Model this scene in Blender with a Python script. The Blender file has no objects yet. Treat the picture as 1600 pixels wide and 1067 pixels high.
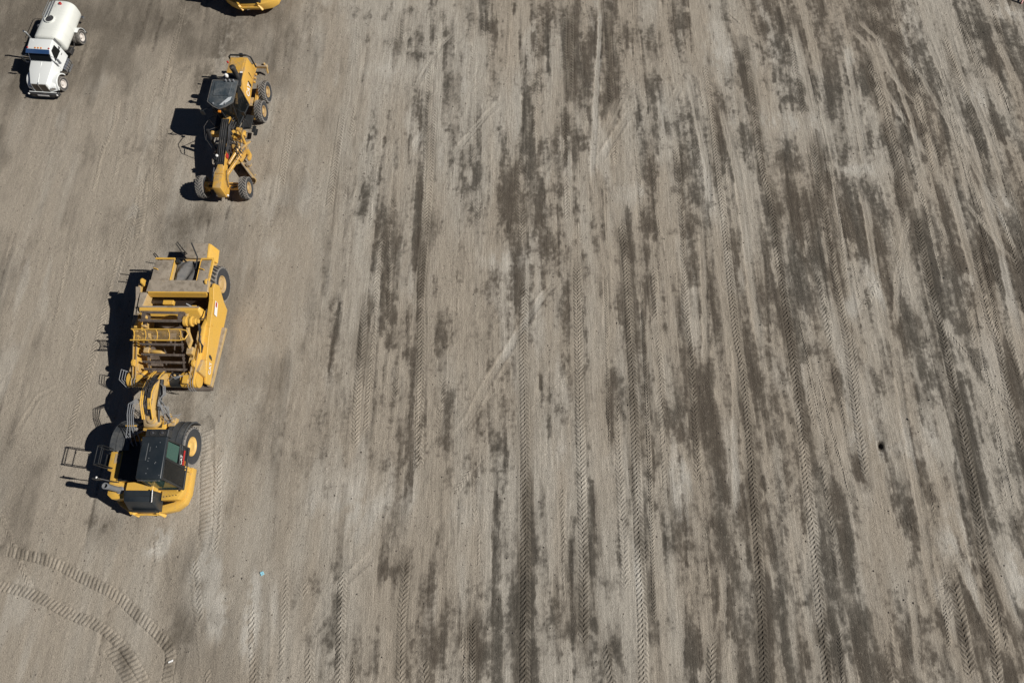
import bpy, bmesh, math, random
import numpy as np
from mathutils import Vector, Matrix

# ------------------------------------------------------------------ camera, sky, sun, exposure
scene = bpy.context.scene
col = scene.collection
R = math.radians
cam_d = bpy.data.cameras.new('Camera')
cam = bpy.data.objects.new('Camera', cam_d); col.objects.link(cam)
cam.location = (0, 0, 31.2)
cam.rotation_euler = (R(90 - 69), 0, 0)
cam_d.lens = 24.0; cam_d.sensor_width = 36.0; cam_d.sensor_fit = 'HORIZONTAL'
cam_d.clip_start = .5; cam_d.clip_end = 2000
scene.camera = cam

SUN = Vector((1.18, -.19, 1.0)).normalized()
world = bpy.data.worlds.new('World'); scene.world = world; world.use_nodes = True
wn = world.node_tree.nodes; wl = world.node_tree.links
sky = wn.new('ShaderNodeTexSky'); sky.sky_type = 'NISHITA'; sky.sun_disc = False
sky.sun_elevation = math.asin(SUN.z); sky.sun_rotation = math.atan2(SUN.x, SUN.y)
sky.altitude = 2200; sky.air_density = .32; sky.dust_density = .1; sky.ozone_density = 1
wl.new(sky.outputs[0], wn['Background'].inputs[0]); wn['Background'].inputs[1].default_value = .05
sun_d = bpy.data.lights.new('Sun', 'SUN'); sun_d.energy = 5.0; sun_d.angle = R(.5); sun_d.color = (1, .96, .895)
sun = bpy.data.objects.new('Sun', sun_d); col.objects.link(sun)
sun.rotation_euler = SUN.to_track_quat('Z', 'Y').to_euler(); sun.location = SUN * 60
scene.view_settings.view_transform = 'Standard'; scene.view_settings.look = 'None'
scene.view_settings.exposure = 0; scene.view_settings.gamma = 1
scene.view_settings.use_curve_mapping = False
rng = random.Random(7)

# ------------------------------------------------------------------ materials
MATS = {}
def nodes_of(name):
    m = bpy.data.materials.new(name); m.use_nodes = True
    MATS[name] = m
    return m, m.node_tree.nodes, m.node_tree.links, m.node_tree.nodes['Principled BSDF']
def mathn(n, l, op, a, b=None, c=None, clamp=False):
    x = n.new('ShaderNodeMath'); x.operation = op; x.use_clamp = clamp
    for i, v in enumerate((a, b, c)):
        if v is None: continue
        if isinstance(v, (int, float)): x.inputs[i].default_value = v
        else: l.new(v, x.inputs[i])
    return x.outputs[0]
def mixc(n, l, f, a, b):
    x = n.new('ShaderNodeMix'); x.data_type = 'RGBA'
    if isinstance(f, (int, float)): x.inputs[0].default_value = f
    else: l.new(f, x.inputs[0])
    for i, v in ((6, a), (7, b)):
        if isinstance(v, tuple): x.inputs[i].default_value = (*v, 1)
        else: l.new(v, x.inputs[i])
    return x.outputs[2]
def smooth(n, l, v, lo, hi, a=0., b=1.):
    x = n.new('ShaderNodeMapRange'); x.interpolation_type = 'SMOOTHSTEP'
    l.new(v, x.inputs[0]); x.inputs[1].default_value = lo; x.inputs[2].default_value = hi
    x.inputs[3].default_value = a; x.inputs[4].default_value = b
    return x.outputs[0]
def noise(n, l, vec, scale, detail=3, rough=.55, sc=None):
    if sc:
        mp = n.new('ShaderNodeMapping'); mp.inputs[3].default_value = sc; l.new(vec, mp.inputs[0]); vec = mp.outputs[0]
    x = n.new('ShaderNodeTexNoise'); x.inputs['Scale'].default_value = scale
    x.inputs['Detail'].default_value = detail; x.inputs['Roughness'].default_value = rough
    l.new(vec, x.inputs['Vector']); return x.outputs['Fac']
DUST = (.30, .255, .205)
def paint(name, colr, rough=.42, dust=.25, metal=0., scratch=.12, coat=0., dust_col=DUST, bump=.0):
    """worn machine paint: grime in patches, dust settled where a face looks up"""
    m, n, l, b = nodes_of(name)
    tc = n.new('ShaderNodeTexCoord').outputs['Object']
    geo = n.new('ShaderNodeNewGeometry')
    sep = n.new('ShaderNodeSeparateXYZ'); l.new(geo.outputs['Normal'], sep.inputs[0])
    n1 = noise(n, l, tc, 2.3, 5, .62); n2 = noise(n, l, tc, 17, 4, .6); n3 = noise(n, l, tc, 60, 2)
    c = mixc(n, l, smooth(n, l, n2, .45, .8, 0, scratch), colr, tuple(v * .35 + .02 for v in colr))
    c = mixc(n, l, smooth(n, l, noise(n, l, tc, .9, 3), .35, .7, 0, .20), c, tuple(min(1, v * .82 + .085) for v in colr))
    upf = smooth(n, l, sep.outputs['Z'], .3, .95, .3, 1.)
    dm = mathn(n, l, 'ADD', mathn(n, l, 'MULTIPLY', n1, .7), mathn(n, l, 'MULTIPLY', n2, .3))
    d = smooth(n, l, dm, .66 - dust * .5, .86 - dust * .5)
    d = mathn(n, l, 'MULTIPLY', mathn(n, l, 'MULTIPLY', d, upf), min(1, .45 + dust * .5), clamp=True)
    dcol = mixc(n, l, smooth(n, l, noise(n, l, tc, 3.6, 5, .7), .42, .68), dust_col, tuple(v * .56 for v in dust_col))
    c = mixc(n, l, d, c, dcol)
    l.new(c, b.inputs['Base Color'])
    l.new(mathn(n, l, 'ADD', mathn(n, l, 'MULTIPLY', d, .5), rough, clamp=True), b.inputs['Roughness'])
    b.inputs['Metallic'].default_value = metal
    if coat: b.inputs['Coat Weight'].default_value = coat; b.inputs['Coat Roughness'].default_value = .12
    bp = n.new('ShaderNodeBump'); bp.inputs['Strength'].default_value = .12 + bump; bp.inputs['Distance'].default_value = .01
    l.new(n2, bp.inputs['Height']); l.new(bp.outputs[0], b.inputs['Normal'])
    return m
YEL = (.67, .395, .065)
paint('yellow', YEL, .42, .30, coat=.12, scratch=.22)
paint('yellow_dusty', (.60, .37, .09), .5, .62)
paint('dust_caked', (.52, .34, .11), .7, .92, dust_col=(.30, .265, .225), scratch=.5)
paint('grader_yellow', (.61, .345, .055), .42, .44, coat=.2, scratch=.2)
paint('black', (.014, .016, .018), .42, .12, dust_col=(.12, .11, .10), coat=.1)
paint('cab_black', (.012, .018, .024), .4, .2, dust_col=(.07, .075, .08), coat=.0)
paint('deck_black', (.012, .013, .014), .65, .25, dust_col=(.06, .055, .05))
paint('steel_dark', (.095, .070, .055), .6, .55, metal=.2, dust_col=(.20, .165, .14))
paint('roof_grey', (.032, .046, .058), .45, .5, dust_col=(.13, .14, .145))
paint('mudguard', (.045, .05, .056), .6, .5, dust_col=(.12, .12, .115))
paint('tarp_grey', (.075, .08, .085), .75, .7, dust_col=(.17, .16, .15))
paint('hose_grey', (.19, .20, .215), .5, .3)
paint('hose_black', (.02, .02, .022), .55, .3)
paint('chrome', (.62, .63, .64), .22, .12, metal=.9)
paint('white', (.72, .74, .73), .35, .1, coat=.3, scratch=.05)
paint('tank_white', (.72, .735, .69), .4, .2, coat=.15, scratch=.06)
paint('grille', (.075, .06, .045), .5, .2, metal=.3)
paint('blue_visor', (.02, .06, .16), .3, .05, coat=.4)
paint('red', (.42, .02, .02), .4, .1)
paint('amber', (.65, .22, .02), .3, .05)
paint('sticker_white', (.78, .77, .75), .5, .1)
paint('wheel_white', (.66, .62, .58), .45, .35)
paint('rim_yellow', (.66, .42, .12), .5, .35, dust_col=(.36, .29, .2))
paint('rim_dusty', (.50, .33, .12), .6, .6, dust_col=(.38, .29, .21))
paint('rubber', (.028, .030, .034), .75, .2, dust_col=(.08, .076, .072))
paint('tread_dusty', (.20, .19, .175), .9, .6, dust_col=(.24, .21, .18))
paint('rubber_truck', (.05, .048, .045), .8, .5, dust_col=(.17, .15, .13))
paint('seat', (.03, .03, .035), .8, .1)
paint('paper_white', (.88, .88, .86), .6, .0, scratch=0)
paint('paper_blue', (.30, .62, .75), .5, .0, scratch=.1)
def glass(name, colr):
    m, n, l, b = nodes_of(name)
    tc = n.new('ShaderNodeTexCoord').outputs['Object']
    l.new(smooth(n, l, noise(n, l, tc, 6, 4), .4, .8, .04, .22), b.inputs['Roughness'])
    b.inputs['Base Color'].default_value = (*colr, 1); b.inputs['Transmission Weight'].default_value = .35
    b.inputs['IOR'].default_value = 1.45
    return m
glass('glass_green', (.07, .15, .125)); glass('glass_dark', (.012, .014, .015))

# ------------------------------------------------------------------ mesh helpers
def tag(o, label=None, cat=None, group=None, kind=None):
    if label: o['label'] = label
    if cat: o['category'] = cat
    if group: o['group'] = group
    if kind: o['kind'] = kind
    return o
def empty(name, loc=(0, 0, 0), rz=0, sc=1):
    o = bpy.data.objects.new(name, None); col.objects.link(o)
    o.location = loc; o.rotation_euler = (0, 0, rz); o.scale = (sc, sc, sc); o.empty_display_size = .3
    return o
class MB:
    def __init__(s): s.v = []; s.f = []; s.mi = []; s.m = 0
    def add(s, vs, fs):
        k = len(s.v); s.v += [tuple(p) for p in vs]
        for f in fs: s.f.append([i + k for i in f]); s.mi.append(s.m)
        return s
    def hexa(s, p):   # 4 bottom then 4 top
        return s.add(p, [(0, 3, 2, 1), (4, 5, 6, 7), (0, 1, 5, 4), (1, 2, 6, 5), (2, 3, 7, 6), (3, 0, 4, 7)])
    def box(s, x0, x1, y0, y1, z0, z1):
        return s.hexa([(x0, y0, z0), (x1, y0, z0), (x1, y1, z0), (x0, y1, z0), (x0, y0, z1), (x1, y0, z1), (x1, y1, z1), (x0, y1, z1)])
    def obox(s, p0, p1, w, h, up=(0, 0, 1)):   # bar from p0 to p1, w wide, h high
        a = Vector(p0); b = Vector(p1); d = (b - a).normalized(); u = Vector(up)
        sd = d.cross(u)
        if sd.length < 1e-4: sd = d.cross(Vector((1, 0, 0)))
        sd.normalize(); u = sd.cross(d).normalized(); sd *= w / 2; u *= h / 2
        return s.hexa([a - sd - u, a + sd - u, b + sd - u, b - sd - u, a - sd + u, a + sd + u, b + sd + u, b - sd + u])
    def prism(s, poly, a0, a1, ax='z'):
        n = len(poly)
        if ax == 'z': P = [(x, y, a0) for x, y in poly] + [(x, y, a1) for x, y in poly]
        elif ax == 'x': P = [(a0, y, z) for y, z in poly] + [(a1, y, z) for y, z in poly]
        else: P = [(x, a0, z) for x, z in poly] + [(x, a1, z) for x, z in poly]
        return s.add(P, [list(range(n))[::-1], list(range(n, 2 * n))] + [(i, (i + 1) % n, n + (i + 1) % n, n + i) for i in range(n)])
    def frustum(s, lo, z0, hi, z1):   # plan polygons lo at z0 and hi at z1
        n = len(lo)
        P = [(x, y, z0) for x, y in lo] + [(x, y, z1) for x, y in hi]
        return s.add(P, [list(range(n))[::-1], list(range(n, 2 * n))] + [(i, (i + 1) % n, n + (i + 1) % n, n + i) for i in range(n)])
    def tube(s, pts, r, n=8, r1=None, closed=False):
        pts = [Vector(p) for p in pts]; m = len(pts); rings = []
        ref = None
        for i, p in enumerate(pts):
            a = pts[i - 1] if (i > 0 or closed) else p; b = pts[(i + 1) % m] if (i < m - 1 or closed) else p
            d = (b - a).normalized()
            if ref is None:
                ref = Vector((0, 0, 1)) if abs(d.z) < .9 else Vector((1, 0, 0))
            x = d.cross(ref).normalized(); y = x.cross(d).normalized(); ref = y
            rr = r if r1 is None else r + (r1 - r) * i / (m - 1)
            rings.append([p + (x * math.cos(2 * math.pi * k / n) + y * math.sin(2 * math.pi * k / n)) * rr for k in range(n)])
        V = [q for g in rings for q in g]; Fs = []
        for i in range(m if closed else m - 1):
            j = (i + 1) % m
            for k in range(n): Fs.append((i * n + k, i * n + (k + 1) % n, j * n + (k + 1) % n, j * n + k))
        if not closed: Fs += [list(range(n))[::-1], [(m - 1) * n + k for k in range(n)]]
        return s.add(V, Fs)
    def lathe(s, prof, o=(0, 0, 0), ax='x', n=24, cap=True):   # prof: (radius, along)
        V = []; m = len(prof)
        for r, a in prof:
            for k in range(n):
                c = math.cos(2 * math.pi * k / n) * r; q = math.sin(2 * math.pi * k / n) * r
                p = {'x': (a, c, q), 'y': (c, a, q), 'z': (c, q, a)}[ax]
                V.append((p[0] + o[0], p[1] + o[1], p[2] + o[2]))
        Fs = []
        for i in range(m - 1):
            for k in range(n): Fs.append((i * n + k, i * n + (k + 1) % n, (i + 1) * n + (k + 1) % n, (i + 1) * n + k))
        if cap: Fs += [list(range(n))[::-1], [(m - 1) * n + k for k in range(n)]]
        return s.add(V, Fs)
    def taper(s, side, k=.09, y0=5.6):   # pull the front end in towards the centre line
        s.v = [(x - side * k * max(0, y0 - y), y, z) for x, y, z in s.v]; return s
    def mesh(s, name, mats, bevel=0, smooth=False, seg=1):
        me = bpy.data.meshes.new(name)
        me.from_pydata(s.v, [], s.f)
        for m in (mats if isinstance(mats, (list, tuple)) else [mats]): me.materials.append(MATS[m])
        me.polygons.foreach_set('material_index', s.mi)
        bm = bmesh.new(); bm.from_mesh(me)
        bmesh.ops.recalc_face_normals(bm, faces=bm.faces)
        if bevel:
            ed = [e for e in bm.edges if len(e.link_faces) == 2 and e.calc_face_angle(0) > .5]
            bmesh.ops.bevel(bm, geom=ed, offset=bevel, segments=seg, affect='EDGES', clamp_overlap=True, profile=.5)
        bm.to_mesh(me); bm.free()
        if smooth:
            me.polygons.foreach_set('use_smooth', [True] * len(me.polygons))
            try: me.set_sharp_from_angle(angle=R(38))
            except Exception: pass
        return me
    def build(s, name, mats, parent=None, bevel=0, smooth=False, seg=1, loc=None, rot=None):
        o = bpy.data.objects.new(name, s.mesh(name, mats, bevel, smooth, seg)); col.objects.link(o)
        if parent: o.parent = parent
        if loc: o.location = loc
        if rot: o.rotation_euler = rot
        return o
def inst(name, me, parent, loc=(0, 0, 0), rot=(0, 0, 0)):
    o = bpy.data.objects.new(name, me); col.objects.link(o); o.parent = parent
    o.location = loc; o.rotation_euler = rot
    return o
def copy_tree(o, parent=None):
    c = o.copy(); col.objects.link(c); c.parent = parent
    for ch in list(o.children): copy_tree(ch, c)
    return c
def arc(c, r, a0, a1, n):
    return [(c[0] + r * math.cos(R(a0 + (a1 - a0) * i / n)), c[1] + r * math.sin(R(a0 + (a1 - a0) * i / n))) for i in range(n + 1)]
def letters(text, name, mat, parent, size, origin, xdir, ydir, depth=.006):
    """flat painted lettering: x along xdir, letter tops along ydir"""
    cu = bpy.data.curves.new(name, 'FONT'); cu.body = text; cu.size = size; cu.extrude = depth / 2; cu.offset = size * .02
    t = bpy.data.objects.new(name, cu); col.objects.link(t)
    me = bpy.data.meshes.new_from_object(t); bpy.data.objects.remove(t); bpy.data.curves.remove(cu)
    x = Vector(xdir).normalized(); y = Vector(ydir); y = (y - x * y.dot(x)).normalized(); z = x.cross(y)
    M = Matrix((x, y, z)).transposed().to_4x4(); M.translation = Vector(origin)
    me.transform(M); me.materials.clear(); me.materials.append(MATS[mat])
    o = bpy.data.objects.new(name, me); col.objects.link(o); o.parent = parent
    return o

# ------------------------------------------------------------------ the ground: one sheet with wheel ruts, damp and dusty soil
TRACKS = [
 ([(-11.9,32.61),(-12.12,30.4)],0.42,0.6),
 ([(-11.23,32.86),(-11.19,32.01)],0.42,0.5),
 ([(-6.86,32.86),(-6.94,30.4)],0.42,0.8),
 ([(-6.45,33.11),(-6.42,30.54)],0.42,0.8),
 ([(-9.5,26.23),(-9.63,21.87),(-9.7,19.34)],0.42,1),
 ([(-8.7,26.68),(-8.91,23.62)],0.42,0.7),
 ([(-12.33,25.48),(-12.4,21.87),(-12.4,20.13)],0.42,0.8),
 ([(-4.36,33.62),(-4.34,28.27)],0.42,0.5),
 ([(-4.42,26.68),(-4.43,21.87),(-4.47,18.88),(-4.55,16.79),(-4.6,14.44),(-4.42,11.96),(-4.36,9.51),(-4.32,7.49),(-4.23,5.53)],0.42,1),
 ([(-2.24,33.62),(-2.18,21.95)],0.42,0.45),
 ([(-1.85,33.62),(-1.81,30.78)],0.42,0.55),
 ([(-1.73,21.87),(-1.77,18.11)],0.42,0.5),
 ([(-6.69,18.3),(-6.9,14.26),(-6.83,11.96),(-6.77,8.35),(-6.77,7.19)],0.38,0.75),
 ([(-7.32,14.26),(-7.33,11.96),(-7.35,8.72),(-7.21,6.35)],0.42,0.9),
 ([(-4.62,7.49),(-4.67,5.56)],0.36,0.5),
 ([(-1.72,6.8),(-1.57,3.82),(-1.63,-0.18)],0.38,0.45),
 ([(-7.34,1.77),(-7.27,-0.18),(-7.09,-3.04),(-7.07,-3.58)],0.42,0.95),
 ([(-4.62,2.04),(-4.62,0.59),(-4.69,-0.48),(-4.54,-3.58)],0.42,0.9),
 ([(-6.69,-1.6),(-6.45,-3.58)],0.24,0.6),
 ([(-3.73,-1.91),(-3.47,-3.58)],0.42,0.9),
 ([(-2.04,-0.43),(-1.96,-3.58)],0.24,0.7),
 ([(-1.66,-0.3),(-1.62,-3.58)],0.3,0.95),
 ([(-8.54,-1.3),(-8.22,-3.58)],0.42,0.7),
 ([(-9.06,1.24),(-8.85,-0.18)],0.42,0.6),
 ([(3.54,33.36),(3.27,26.9)],0.42,0.9),
 ([(5.75,33.62),(5.64,29.21),(5.65,25.92)],0.42,0.9),
 ([(5.74,24.26),(5.55,21.95)],0.42,0.7),
 ([(6.78,28.51),(6.73,27.04)],0.42,0.8),
 ([(11.17,29.59),(11.24,26.68),(11.16,21.95),(11.17,18.88),(11.08,15.15),(11.02,11.96),(11.17,11.1),(11.05,7.19),(10.86,3.82),(10.69,0.33),(10.33,-3.58)],0.4,0.95),
 ([(8.99,23.75),(8.95,21.25),(8.98,18.88),(8.62,13.11),(8.69,11.1),(8.57,6.44),(8.38,4.81)],0.4,0.65),
 ([(13.65,31.03),(13.68,27.36),(13.52,21.95),(13.79,20.85),(13.7,16.98),(13.68,11.96),(13.55,7.95),(13.35,3.85),(13.33,2.8),(13.11,-0.81),(12.97,-3.58)],0.45,0.95),
 ([(0.48,20.13),(0.53,17.17)],0.42,0.8),
 ([(0.65,15.58),(0.53,11.96),(0.63,7.92),(0.6,3.82),(0.58,0.33),(0.52,-3.58)],0.46,1),
 ([(3.35,16.42),(3.26,11.96),(3.14,3.82),(3.13,1.14),(2.99,-1.91)],0.45,1),
 ([(5.73,19.07),(5.88,16.06),(5.82,11.96),(5.8,8.72),(5.63,3.82),(5.57,0.39),(5.4,-3.58)],0.45,1),
 ([(6.58,15.69),(6.48,11.96),(6.33,6.44),(6.17,2.17),(6.0,-1.13)],0.2,0.8),
 ([(3.9,-1.13),(4.18,-3.58)],0.45,0.95),
 ([(8.45,-1.13),(8.06,-3.58)],0.4,0.8),
 ([(16.42,31.86),(16.41,28.04),(16.47,25.34)],0.45,0.9),
 ([(16.59,24.04),(16.52,21.87),(16.48,18.88),(16.42,15.15),(16.44,11.96),(16.23,8.72),(16.08,4.98)],0.42,0.9),
 ([(20.62,29.92),(21.07,26.9),(21.07,24.17),(21.2,21.87),(21.0,20.05)],0.45,0.9),
 ([(21.32,19.15),(21.18,16.5),(21.08,14.26),(21.2,11.96),(21.07,8.72),(20.92,4.98),(20.56,1.45),(20.43,-0.18),(19.89,-3.58)],0.45,1),
 ([(23.37,30.06),(23.39,26.36),(23.3,21.95)],0.42,0.6),
 ([(25.48,31.61),(25.72,27.81),(25.75,24.47),(25.73,21.54),(25.8,18.88),(25.81,15.15)],0.42,0.7),
 ([(26.53,32.86),(26.88,30.64),(27.04,28.27)],0.42,0.6),
 ([(27.03,32.86),(28.82,32.36)],0.35,0.5),
 ([(27.69,30.88),(29.52,30.25)],0.35,0.5),
 ([(23.94,17.43),(23.59,13.39),(23.8,11.96),(23.59,9.13),(23.48,6.11)],0.38,0.8),
 ([(24.37,18.11),(24.16,14.62),(23.9,11.76)],0.22,0.8),
 ([(19.04,1.24),(19.05,-0.81),(18.87,-3.23)],0.55,0.9),
 ([(18.56,0.59),(18.23,-2.04)],0.24,0.7),
 ([(13.83,-0.55),(13.49,-3.58)],0.24,0.7),
 ([(15.98,1.45),(15.88,-0.48),(15.63,-3.58)],0.45,0.5),
 ([(-22.35,26.9),(-22.11,24.04),(-22.46,23.2),(-22.35,19.54),(-22.19,17.62)],0.42,0.5),
 ([(-19.91,26.9),(-19.29,22.57),(-18.78,18.57)],0.42,0.55),
 ([(-13.54,6.53),(-13.1,3.32),(-12.95,1.64)],0.4,0.7),
 ([(-22.6,33.36),(-22.17,28.74)],0.42,0.35),
 ([(-22.95,17.05),(-22.5,12.43)],0.42,0.4),
 ([(-11.1,0.33),(-10.44,-3.58)],0.5,0.8),
 ([(-14.01,2.17),(-13.31,-0.43),(-12.4,-3.58)],0.45,0.6),
 ([(-10.0,3.82),(-9.39,-3.58)],0.4,0.45),
 ([(-8.72,6.71),(-8.3,1.11)],0.4,0.35),
 ([(-14.15,32.61),(-14.23,27.36)],0.4,0.4),
]
GROUSER = [
 ([(-22.44,2.23),(-21.52,2.04),(-19.96,1.72),(-18.61,1.06),(-17.01,0.41),(-15.76,-0.53),(-14.68,-1.35),(-14.19,-1.84),(-14.18,-2.8),(-14.17,-3.46)],0.44,1),
 ([(-22.61,0.8),(-21.94,0.7),(-20.55,0.41),(-18.68,-0.45),(-17.36,-0.88),(-16.29,-1.65),(-15.52,-2.45),(-14.77,-3.46)],0.42,0.9),
 ([(-14.29,7.92),(-13.61,3.68),(-13.55,2.44)],0.6,0.7),
 ([(-15.65,3.13),(-15.16,1.11)],0.55,0.5),
 ([(-19.92,22.07),(-19.32,17.24)],0.5,0.5),
 ([(-17.03,-1.43),(-16.16,-2.4),(-15.29,-3.46)],0.5,0.8),
]
SLICK = [
 ([(4.63,33.51),(4.72,31.12)],0.5),
 ([(10.18,28.97),(10.33,25.56),(10.59,22.07),(10.34,18.95)],0.4),
 ([(11.63,26.9),(12.15,22.07),(12.17,19.34),(12.07,13.81),(12.1,11.1)],0.45),
 ([(16.75,33.11),(16.93,27.81),(16.84,22.07)],0.5),
 ([(19.63,31.12),(19.32,24.26),(19.09,22.07)],0.4),
 ([(28.5,31.86),(28.81,28.97),(29.07,26.9)],0.5),
 ([(24.37,32.11),(24.76,28.74),(25.02,25.13),(25.34,22.07)],0.35),
 ([(17.09,21.54),(17.1,18.57),(16.99,14.16),(16.91,11.1)],0.45),
 ([(18.71,20.93),(18.71,18.57),(18.43,14.16),(18.28,11.76)],0.45),
 ([(21.06,19.54),(20.15,17.05),(19.51,15.22),(18.79,11.96)],0.35),
 ([(23.56,21.87),(23.57,18.95),(23.51,15.95),(23.33,11.96)],0.5),
 ([(25.12,21.87),(25.18,19.34),(25.26,17.43),(25.0,14.16),(24.82,11.1)],0.5),
 ([(23.76,20.53),(24.89,18.18),(26.03,15.58)],0.3),
 ([(20.45,29.44),(21.66,26.23),(22.5,23.41),(23.48,21.54)],0.35),
 ([(21.38,29.44),(22.8,26.45),(23.17,24.04)],0.3),
 ([(19.85,32.36),(20.86,30.64),(21.06,28.74)],0.4),
 ([(18.63,11.96),(18.4,8.54),(18.34,6.11),(18.29,3.82),(18.1,1.64),(18.0,-1.05)],0.4),
 ([(4.77,16.68),(4.74,14.16),(4.56,11.76)],0.35),
 ([(5.43,34.13),(4.34,22.07),(4.56,19.34)],0.35),
 ([(9.93,18.95),(9.72,15.22),(9.44,11.76),(9.18,9.8)],0.35),
 ([(10.96,11.96),(10.43,7.92),(10.14,4.95),(9.88,3.26)],0.35),
 ([(7.36,1.38),(6.84,-3.58)],0.4),
 ([(9.28,2.44),(8.56,-3.58)],0.4),
 ([(-2.66,31.86),(-3.75,30.4)],0.6),
 ([(0.0,32.11),(-1.13,30.64)],0.5),
 ([(-4.58,25.34),(-5.28,23.62),(-5.56,22.15)],0.45),
 ([(6.6,27.81),(4.94,23.83)],0.5),
 ([(9.93,28.27),(8.83,26.01)],0.4),
 ([(2.6,15.58),(1.61,14.51),(-1.22,9.8),(-1.95,8.23),(-2.96,6.71)],0.4),
 ([(0.0,11.96),(-1.22,9.8)],0.4),
 ([(-7.69,0.46),(-8.85,-1.43),(-9.06,-1.91)],0.4),
 ([(-5.63,2.58),(-6.41,1.64),(-8.2,0.08)],0.4),
 ([(-7.39,-0.43),(-8.53,-1.91)],0.3),
 ([(-8.04,21.87),(-8.38,19.34)],0.35),
 ([(-8.26,15.22),(-8.28,11.76)],0.4),
 ([(-5.62,14.26),(-5.57,11.96)],0.25),
 ([(-6.8,31.12),(-6.09,32.11)],0.3),
 ([(-10.24,1.11),(-9.6,-3.58)],0.4),
 ([(17.27,1.64),(16.7,-3.58)],0.35),
 ([(20.36,33.11),(21.52,31.12),(22.08,28.27),(22.34,25.13),(22.19,21.95)],0.35),
 ([(22.27,31.12),(23.55,28.27),(24.71,23.83),(25.68,19.34),(26.12,15.95)],0.3),
 ([(25.9,32.11),(25.87,28.74),(26.34,24.69),(26.5,20.53)],0.35),
 ([(-3.49,22.57),(-1.44,25.56),(0.0,27.36)],0.35),
 ([(-5.81,26.9),(-4.13,30.64),(-3.05,32.11)],0.3),
 ([(0.96,13.81),(0.0,11.76)],0.45),
 ([(7.27,26.9),(5.27,23.41),(4.51,22.07)],0.45),
 ([(-23.35,6.71),(-22.48,9.16),(-20.87,10.12)],0.25),
 ([(20.38,2.99),(21.03,1.11),(21.39,-1.67)],0.6),
 ([(19.4,2.44),(20.09,-0.43),(21.07,-2.87)],0.5),
]
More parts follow.
